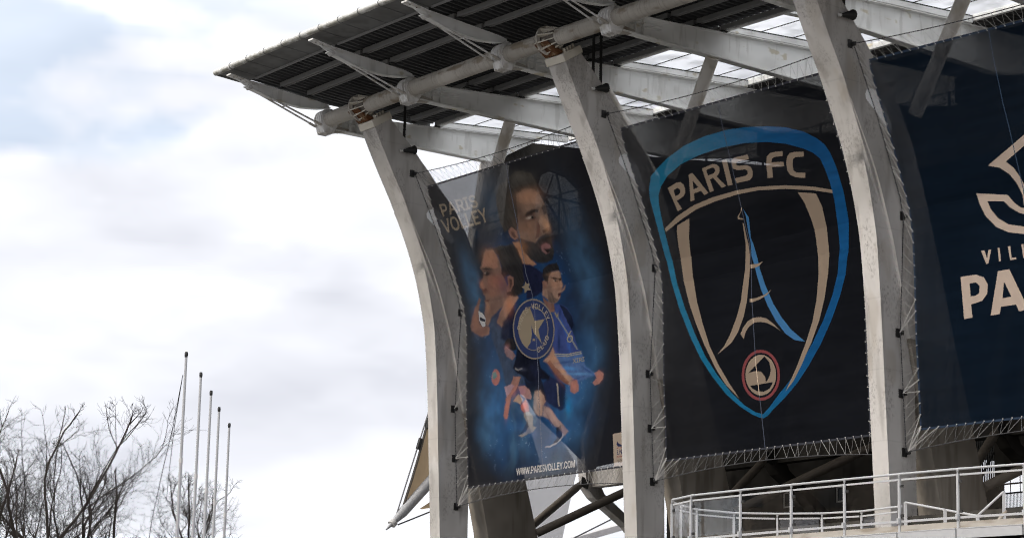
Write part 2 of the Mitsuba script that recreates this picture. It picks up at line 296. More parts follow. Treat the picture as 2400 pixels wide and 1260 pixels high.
part(ROOF, 'end_trim', bar(P(-.300, 2.6, 30.62), P(-.292, -3.3, 30.52), .10, .16), 'm_fascia', 'dark trim along the open end of the roof')
def corr(a, b, n0, n1, m):
    L = (b - a) * 12.57; k = max(2, int(round(L / .33))); us, hs = [], []
    for i in range(k):
        for f, h in ((0, 0), (.30, 0), (.40, .13), (.90, .13)): us.append(a + (b - a) * (i + f) / k); hs.append(h)
    us.append(b); hs.append(0)
    return sheet([[P(u, n, zdeck(n) + h) for u, h in zip(us, hs)] for n in np.linspace(n0, n1, m)])
for k in range(-1, 8):
    a, b = (UB[k], UB[k + 1]) if k >= 0 else (-.298, -.25)
    part(ROOF, 'deck_sheet', corr(a, b, 7.3, 2.4, 4), 'm_deck')
    part(ROOF, 'deck_sheet', corr(a, b, 2.4, -3.3, 4), 'm_deck')
    if k < 0: continue
    part(ROOF, 'deck_sheet', corr(a, b, -10.75, -30, 3), 'm_deck')
    for n in (6.0, 4.75, 3.4, .75, -.6, -1.95, -3.25):
        z = zdeck(n) - .11
        ms = [ubar(n + .07, z + .02, a + .008, b - .008, .05, .20), ubar(n - .07, z + .02, a + .008, b - .008, .05, .20), ubar(n, z + .09, a + .008, b - .008, .10, .05)]
        part(ROOF, 'purlin', cat(ms if n < 5.5 else ms[:1]), 'm_purlin')
        for uu, s in ((a, -.16), (b, .16)):
            if n < 5.5: part(ROOF, 'purlin_cleat', bar(P(uu, n + .14, z - .13, s), P(uu, n - .14, z - .13, s), .18, .05), 'm_black')
    for n in (-12.5, -14.5, -16.5): part(ROOF, 'purlin', ubar(n, zdeck(n) - .12, a + .008, b - .008, .12, .2), 'm_purlin')
for k, u in enumerate(UB):
    end = k == 0
    top = [(-9.0, ztop(-9.0))] if end else [(-17, ztop(-17)), (-14, ztop(-14)), (-10.5, ztop(-10.5))]
    top += [(n, ztop(n) - .03) for n in (-6, -3.2, 0, 1.9)]
    bot = [(2.02, 29.75), (1.95, 29.25), (-6.7, 29.25), (-7.25, 29.75)] if end else [(2.02, 29.75), (1.95, 29.25), (-12, 29.25), (-17, 30.2)]
    bm = part(ROOF, 'roof_beam', radial(u, top + bot, -.02, .02), 'm_white_steel')
    e = -6.7 if end else -12
    part(bm, 'bottom_flange', bar(P(u, 2.0, 29.235), P(u, e, 29.235), .36, .05), 'm_white_steel')
    if not end: part(bm, 'bottom_flange', bar(P(u, -12, 29.235), P(u, -17, 30.18), .36, .05), 'm_white_steel')
    fl = [(n, ztop(n)) for n in ((-9, -6, -3.2, 0, 1.9) if end else (-17, -14, -10.5, -6, -3.2, 0, 1.9))]
    part(bm, 'top_flange', radial(u, fl + [(n, z - .035) for n, z in fl[::-1]], -.15, .15), 'm_white_steel')
    for n in (1.3, .9): part(bm, 'stiffener', radial(u, [(n, 29.28), (n + .03, 29.28), (n + .03, ztop(n) - .06), (n, ztop(n) - .06)], -.15, -.03), 'm_white_steel')
    for z in (29.75, 29.6): part(bm, 'splice_ridge', bar(P(u, 1.5, z, -.04), P(u, -.1, z + .06, -.04), .03, .04), 'm_white_steel')
    # outer arm, plate, rods, clamp
    oa = part(ROOF, 'outer_arm', radial(u, [(2.3, 30.20), (2.9, 30.06), (3.7, 29.97), (4.5, 30.0), (5.4, 30.12), (6.5, 30.38), (6.95, 30.60), (6.95, 30.70), (2.72, 30.36), (2.3, 30.28)], -.025, .025), 'm_white_steel')
    lo = [(2.3, 30.18), (2.9, 30.04), (3.7, 29.95), (4.5, 29.98), (5.4, 30.10), (6.5, 30.36)]
    part(oa, 'flange', radial(u, lo + [(n, z - .035) for n, z in lo[::-1]], -.13, .13), 'm_white_steel')
    tp = part(ROOF, 'tie_plate', radial(u, [(7.30, 30.74), (6.15, 30.56), (6.15, 30.50), (7.30, 30.68)], -.17, .17), 'm_white_paint')
    for n in (7.05, 6.72): part(tp, 'bolt_hole', tube([P(u, n, 30.50 + (n - 6.15) * .157 + .01, -.03), P(u, n, 30.50 + (n - 6.15) * .157 - .008, -.03)], .035, 8), 'm_black')
    part(tp, 'pin_lug', tube([P(u, 6.28, 30.34, -.14), P(u, 6.28, 30.34, .14)], .10, 12), 'm_pale_steel', smooth=40)
    for s in (-1, 1):
        p, q = P(u, 6.28, 30.34, s * .07), P(u, 2.80, 29.30, s * .22)
        rod = part(ROOF, 'tie_rod', tube([p, q], .04, 10), 'm_white_paint', smooth=40)
        part(rod, 'end_sleeve', tube([q + (p - q) * .10, q], .056, 10), 'm_tube_paint', smooth=40)
    m = (P(u, 6.28, 30.34) + P(u, 2.80, 29.30)) / 2 + (0, 0, .02)
    part(ROOF, 'rod_spacer', bar(m + (P(u, 0, 0, .2) - P(u, 0, 0, 0)), m - (P(u, 0, 0, .2) - P(u, 0, 0, 0)), .05, .05), 'm_pale_steel')
    cl = part(ROOF, 'tube_clamp', tube([P(u, 2.4, 29.6, -.27), P(u, 2.4, 29.6, .27)], .385, 26), 'm_white_paint', smooth=40)
    a = np.radians(np.arange(-35, 216, 10))
    tear = [(2.4 + .47 * math.cos(x), 29.6 + .47 * math.sin(x)) for x in a] + [(2.24, 28.97), (2.66, 28.97)]
    for t in (-.25, -.085, .085, .25): part(cl, 'clamp_rib', radial(u, tear, t - .025, t + .025), 'm_white_paint')
    part(cl, 'lug', radial(u, [(2.05, 29.25), (2.25, 29.02), (2.66, 29.02), (2.80, 29.3)], -.20, .20), 'm_white_paint')
    part(cl, 'beam_shoe', radial(u, [(2.1, 29.10), (1.5, 29.20), (1.3, 29.36), (1.9, 29.42), (2.2, 29.3)], -.12, .12), 'm_tube_paint')
for k in range(8):
    a, b = UB[k], UB[k + 1]; m = (a + b) / 2; N0, N1g = -3.35, -10.5
    for uu, s, s2 in ((a, -.16, -.28), (b, .16, .28)):
        pp = [(n, ztop(n) + .005) for n in (N0 - .11, -6, N1g)]; qq = [(n, zdeck(n) + .03) for n in (N1g, -6, N0 - .11)]
        part(ROOF, 'glazing_kerb', radial(uu, pp + qq, min(s, s2), max(s, s2)), 'm_white_steel')
    for n, q in ((N0 - .02, .0008), (N1g - .05, .024)): part(ROOF, 'glazing_transom', ubar(n, zdeck(n) - .08, a + q, b - q, .16, .26), 'm_white_steel')
    part(ROOF, 'glazing_bar', cat([bar(P(m, N0, zdeck(N0) - .06), P(m, N1g, zdeck(N1g) - .06), .26, .16), bar(P(m, N0, zdeck(N0) - .155, .1), P(m, N1g, zdeck(N1g) - .155, .1), .03, .03)]), 'm_white_steel')
    for c0, c1 in ((a + .023, m - .0105), (m + .0105, b - .023)):
        ns = np.linspace(N0, N1g, 5)
        for n0, n1 in zip(ns[:-1], ns[1:]):
            n0 -= .012; n1 += .012
            part(ROOF, 'roof_pane', sheet([[P(c0, n0, zdeck(n0)), P(c1, n0, zdeck(n0))], [P(c0, n1, zdeck(n1)), P(c1, n1, zdeck(n1))]]), 'm_roof_glass')
        for n in ns[1:-1]: part(ROOF, 'pane_joint', ubar(n, zdeck(n) - .012, c0, c1, .03, .035), 'm_black')
        for uu in (c0, c1): part(ROOF, 'pane_seal', bar(P(uu, N0, zdeck(N0) - .01), P(uu, N1g, zdeck(N1g) - .01), .05, .03), 'm_black')
for i in range(4):
    for s in (-1, 1):
        if i == 0 and s < 0: continue
        q = P(i, -3.45, 25.2, -.1 if s > 0 else .8); p = P(i + s * .25, -2.8, 29.22)
        st = part(ROOF, 'strut', tube([p, q], .26, 20), 'm_cream', smooth=40)
    for n in (.22, -.16)[:1 if i == 0 else 2]:
        part(ROOF, 'hanger', bar(P(i, n, 30.42, .35), P(i, n, 28.05, .35), .15, .11, up=(1, 0, 0)), 'm_black', 'black vertical hanger behind the rib head')

# ---------------------------------------------------------------- the stand behind the ribs
ST = thing('grandstand', 'dark concrete grandstand behind the ribs and banners', 'grandstand')
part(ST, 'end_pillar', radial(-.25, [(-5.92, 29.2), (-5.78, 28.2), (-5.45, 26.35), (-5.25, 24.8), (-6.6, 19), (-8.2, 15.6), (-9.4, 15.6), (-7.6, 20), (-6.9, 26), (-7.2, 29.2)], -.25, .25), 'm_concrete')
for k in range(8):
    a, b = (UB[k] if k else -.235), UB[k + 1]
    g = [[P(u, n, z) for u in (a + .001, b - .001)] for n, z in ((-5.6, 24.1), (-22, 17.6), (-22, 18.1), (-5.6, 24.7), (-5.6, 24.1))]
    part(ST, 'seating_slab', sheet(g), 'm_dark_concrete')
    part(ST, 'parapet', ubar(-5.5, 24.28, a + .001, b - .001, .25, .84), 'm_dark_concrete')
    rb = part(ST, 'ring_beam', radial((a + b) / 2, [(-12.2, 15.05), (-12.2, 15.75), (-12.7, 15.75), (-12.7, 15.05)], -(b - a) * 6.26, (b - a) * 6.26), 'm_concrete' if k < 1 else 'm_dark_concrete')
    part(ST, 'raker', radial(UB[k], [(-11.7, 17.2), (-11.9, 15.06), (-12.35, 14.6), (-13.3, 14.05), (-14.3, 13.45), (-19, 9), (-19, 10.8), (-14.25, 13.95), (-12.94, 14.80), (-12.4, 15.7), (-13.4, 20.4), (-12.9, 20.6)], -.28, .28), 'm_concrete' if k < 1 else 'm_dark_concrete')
    br = P(UB[k], -11.75, 15.2, -.1)
    part(ST, 'bracket_plate', bar(P(UB[k], -11.55, 15.28, -.30), P(UB[k], -12.0, 15.12, -.30), .04, .42), 'm_black')
    i = int(round(UB[k]))
    low = P(i, -6.9, 12.35, .9 if UB[k] < i else -.2)
    part(ST, 'brace_tube', tube([br + nrm(br - low) * .3, br + (low - br) * .1, low], [.10, .18, .18], 16), 'm_brown_tube', smooth=40)
    # open wire fence along the back edge of the stand
    fn = thing('wire_fence', 'dark wire fence on the stand, ' + ['behind the players banner, at the left end', 'seen through the right part of the players banner', 'seen through the left half of the crest banner', 'behind the right half of the crest banner', 'behind the left part of the ship banner', 'behind the ship banner near the frame edge', 'beyond the right edge, nearer piece', 'beyond the right edge, farther piece'][k], 'fence')
    for z in (26.47, 26.1, 25.72, 25.35, 25.0): part(fn, 'rail', ubar(-5.5, z, a + .004, b - .004, .04, .05 if z > 26.4 else .03), 'm_black')
    for u in (a + .004, (a + b) / 2): part(fn, 'post', bar(P(u, -5.5, 24.7), P(u, -5.5, 26.5), .09, .09, up=(1, 0, 0)), 'm_black')
    w = int((b - a) * 12.57 / .13)
    part(fn, 'wire', cat([bar(P(u, -5.5, 24.71, 0), P(u, -5.5, 25.72, 0), .016, .016, up=(1, 0, 0)) for u in np.linspace(a + .008, b - .008, w)]), 'm_black', stuff=True)
for i in range(4):
    low = P(i, -6.9, 12.25, .4)
    part(ST, 'brace_node', radial(i, [(-6.2, 12.6), (-6.6, 11.6), (-7.4, 11.7), (-7.3, 12.7)], .86, 1.25), 'm_brown_tube')
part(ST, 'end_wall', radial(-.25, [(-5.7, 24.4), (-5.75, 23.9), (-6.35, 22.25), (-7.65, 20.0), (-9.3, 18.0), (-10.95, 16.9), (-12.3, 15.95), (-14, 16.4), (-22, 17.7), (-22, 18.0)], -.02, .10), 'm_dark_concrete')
part(ST, 'added_end_screen', radial(-.25, [(-7.0, 24.3), (-7.0, 30.5), (-16, 31.25), (-24, 32.15), (-30, 33.6), (-46, 39), (-46, 19.2), (-22, 18.3)], .3, .5,  # screen added to stop sky light showing behind the banners
     [[(-9.1, 25.3), (-9.15, 28.3), (-9.4, 29.2), (-9.96, 29.55), (-10.95, 29.4), (-11.7, 28.9), (-11.86, 27.7), (-11.6, 26.2), (-11.4, 24.9)], [(-7.3, 25.0), (-7.3, 26.0), (-8.9, 26.6), (-8.9, 24.9)]]), 'm_dark_concrete', 'dark end screen with an arched opening, added to block the sky')
for a, b in (((-9.2, 28.9), (-11.7, 26.0)), ((-9.2, 28.4), (-11.8, 28.3)), ((-10.4, 29.5), (-11.3, 26.5)), ((-9.3, 27.0), (-10.2, 29.4))): part(ST, 'truss_bar', bar(P(-.25, *a, .45), P(-.25, *b, .45), .08, .08), 'm_black')
# dark rear wall of the concourse, with openings
def wallpt(u, z): return P(u, -16, z)
WU = [-.15, .44, .56, .70, .82, 1.32, 1.365, 1.475, 1.495, 1.66, 3.8]
def wbox(a, b, z0, z1, n=-16.0, w=.3, m='m_dark_concrete', nm='wall_panel', par=None):
    return part(par or ST, nm, ubar(n, (z0 + z1) / 2, a, b, w, z1 - z0), m)
for a, b in ((-.15, .17), (.17, .49), (.55, .755), (.795, 1.07), (1.07, 1.365), (1.66, 2.1), (2.1, 2.6), (2.6, 3.2), (3.2, 3.8)): wbox(a + .0006, b - .0006, 0, 20.6)
for a, b in ((.49, .55), (.755, .795)):
    wbox(a, b, 0, 13.75); wbox(a, b, 14.45, 20.6)
    w = part(ST, 'window', ubar(-16, 14.1, a + .004, b - .004, .05, .62), 'm_dark_glass')
    for uu in (a + .003, b - .003): part(w, 'frame', bar(P(uu, -15.93, 13.75), P(uu, -15.93, 14.45), .07, .07, up=(1, 0, 0)), 'm_pale_steel')
    for z in (13.79, 14.41): part(w, 'frame', ubar(-15.93, z, a + .008, b - .008, .07, .07), 'm_pale_steel')
wbox(1.365, 1.475, 0, 13.95); wbox(1.365, 1.475, 15.95, 20.6); wbox(1.475, 1.495, 0, 20.6); wbox(1.495, 1.66, 0, 12.8); wbox(1.495, 1.66, 14.25, 20.6)
for u in np.arange(1.369, 1.474, .0075): part(ST, 'screen_bar', bar(P(u, -16, 13.95), P(u, -16, 15.95), .045, .045, up=(1, 0, 0)), 'm_black')
part(ST, 'screen_brace', bar(P(1.365, -15.8, 14.55), P(1.475, -15.8, 15.75), .12, .26), 'm_black')
part(ST, 'screen_brace', bar(P(1.41, -15.8, 13.95), P(1.475, -15.8, 15.1), .08, .08), 'm_black')
for z in (12.85, 13.45, 13.82): part(ST, 'gate_rail', ubar(-16, z, 1.496, 1.659, .05, .06), 'm_black')
for u in np.arange(1.5, 1.66, .0058): part(ST, 'gate_bar', bar(P(u, -16, 12.85), P(u, -16, 13.45), .022, .022, up=(1, 0, 0)), 'm_black')
for u in (1.53, 1.57, 1.61): part(ST, 'gate_post', bar(P(u, -16, 13.45), P(u, -16, 14.25), .03, .03, up=(1, 0, 0)), 'm_black')
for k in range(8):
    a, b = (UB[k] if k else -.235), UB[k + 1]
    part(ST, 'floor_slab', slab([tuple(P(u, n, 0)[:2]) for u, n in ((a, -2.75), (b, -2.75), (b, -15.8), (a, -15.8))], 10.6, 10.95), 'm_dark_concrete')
    part(ST, 'added_podium_wall', ubar(-2.95, 5.29, a + .001, b - .001, .3, 10.58), 'm_dark_concrete')  # podium wall and raised floor added to cut low light in the bays
part(ST, 'added_rear_screen', radial(-.7, [(-9.9, 20), (-9.9, 31.2), (-22, 32), (-22, 20)], 0, .2), 'm_fascia', 'grey screen added to dim the sky seen through the arched opening')  # panel put in behind the arch so less bright sky comes through

# ---------------------------------------------------------------- fabric canopy beyond the end rib
CA = thing('tensile_canopy', 'pale tensile fabric canopy with a slanting mast behind the left end rib', 'canopy')
U = -.8
part(CA, 'mast', tube([P(U, -5.72, 13.12), P(U, -6.1, 13.5), P(U, -6.6, 14.0), P(U, -8.2, 15.7), P(U, -9.6, 17.1)], [.03, .13, .24, .26, .2], 18), 'm_pole', smooth=40)
part(CA, 'mast_collar', tube([P(U, -6.0, 13.38), P(U, -6.14, 13.53)], .2, 14), 'm_pale_steel', smooth=40)
ed = [(-6.55, 14.05), (-6.75, 14.7), (-7.05, 15.6), (-7.35, 16.6), (-7.62, 17.6), (-7.80, 18.25)]
g = [[P(U - f * .1, n + (-9.6 - n) * f, z + (17.3 - z) * f * (.6 + .4 * f) - .5 * f * (1 - f)) for f in np.linspace(0, 1, 7)] for n, z in ed]
part(CA, 'awning', sheet(g), 'm_old_membrane', 'weathered brown fabric sail on the mast', smooth=True)
part(CA, 'awning_hem', tube([P(U, n, z) for n, z in ed], .06, 8), 'm_brown_tube', smooth=40)
g = [[P(U + .02, n, z) for n, z in ((-7.35, 14.2), (-8.2, 14.75), (-9.2, 15.1))], [P(U + .04, n, z) for n, z in ((-7.3, 14.15), (-8.2, 14.35), (-9.2, 14.5))]]
part(CA, 'awning', sheet(g), 'm_old_membrane', 'small lower brown sail under the mast')
part(CA, 'corner_fitting', tube([P(U, -7.82, 18.0), P(U, -7.86, 18.5)], .14, 10), 'm_black')
part(CA, 'cable', tube([P(U, -6.25, 13.85), P(U, -7.93, 19.05), P(U, -9.0, 22.4)], .035, 8), 'm_steel_cable')
part(CA, 'cable_clamp', tube([P(U, -7.3, 17.0), P(U, -7.45, 17.5)], .1, 10), 'm_black')
part(CA, 'cable', tube([P(U, -6.35, 13.4), P(U, -8.0, 14.1), P(U, -9.6, 14.75)], .035, 8), 'm_steel_cable')
part(CA, 'membrane', sheet([[P(-1.0, -16.1, 19.8), P(-1.0, -15.2, 16.6), P(-1.0, -14.0, 12)], [P(-1.02, -13.5, 19.4), P(-1.05, -13.0, 16.5), P(-1.05, -12.4, 12)]]), 'm_membrane', 'shaded left facet of the pale fabric')
part(CA, 'membrane', sheet([[P(-1.0, -16.1, 19.8), P(-1.0, -15.2, 16.6), P(-1.0, -14.0, 12)], [P(-.99, -16.5, 19.6), P(-.99, -18.2, 17.4), P(-.99, -16.95, 12)]]), 'm_membrane', 'bright right facet of the pale fabric')
part(CA, 'stay', tube([P(-.5, -9.4, 16.6), P(-.5, -9.4, 13.9)], .02, 8), 'm_steel_cable'); part(CA, 'stay_end', tube([P(-.5, -9.4, 14.5), P(-.5, -9.4, 13.85)], .045, 8), 'm_steel_cable')
part(CA, 'eave', bar(P(-1.3, -19.3, 13.75), P(-1.3, -23.8, 15.15), .9, .32), 'm_membrane', 'pale eave strip low behind the braces')
part(CA, 'cable', tube([P(-1.2, -18.7, 13.6), P(-1.2, -22.2, 15.3)], .04, 8), 'm_steel_cable')

# ---------------------------------------------------------------- the banners
BZ = [13.87, 15.5, 17, 19, 20.6, 21.5, 22.5, 23.5, 24.65, 25.6, 26.46]
BN = [-2.95, -2.87, -2.77, -2.73, -2.66, -2.5, -2.1, -1.7, -1.18, -.73, -.4]
BANDS = np.array([13.87, 14.6, 15.5, 17, 18.2, 19, 19.8, 20.6, 21.05, 21.5, 22, 22.5, 23, 23.5, 24.1, 24.65, 25.1, 25.6, 26.03, 26.46])
BW = 10.3
def surf(i, s, z, off=0.0):
    n = float(np.interp(z, BZ, BN)) + off
    return P(i, n, z, -.55) * (1 - s) + P(i + 1, n, z, 1.6) * s
SURF = {}
for i in range(3): SURF[i] = ([(frame(i)), (frame(i + 1))])
def to3(i, xy, off=0.0):
    s, z = xy[:, 0] / BW, xy[:, 1]; n = np.interp(z, BZ, BN) + off; (b0, n0, t0), (b1, n1, t1) = SURF[i]
    A = b0 + n[:, None] * n0 - .55 * t0; B = b1 + n[:, None] * n1 + 1.6 * t1
    return np.column_stack([A * (1 - s[:, None]) + B * s[:, None], z])
def geoms(p): return [g for g in getattr(p, 'geoms', [p]) if g.geom_type == 'Polygon' and g.area > 1e-5]
def cloth(i, poly, off=0.0):
    V, F, UV, k = [], [], [], 0
    for z0, z1 in zip(BANDS[:-1], BANDS[1:]):
        c = poly.intersection(sbox(-5, z0, 25, z1))
        for g in geoms(c):
            v, f = trimesh.creation.triangulate_polygon(g, engine='earcut')
            if not len(f): continue
            V.append(to3(i, v, off)); UV.append(np.column_stack([v[:, 0] / BW, (v[:, 1] - 13.87) / 12.59])); F.append(np.asarray(f) + k); k += len(v)
    if not V: return None
    return trimesh.Trimesh(np.vstack(V), np.vstack(F), process=False), np.vstack(UV)
def text_poly(text, bold):
    m = meshkit.text_mesh(text, 1.0, .01, bool(bold)); v, f = m.vertices, m.faces
    k = (np.abs(v[f][:, :, 2]).max(1) < 1e-6)
    return unary_union([Polygon(t[:, :2]).buffer(.002) for t in v[f[k]]])
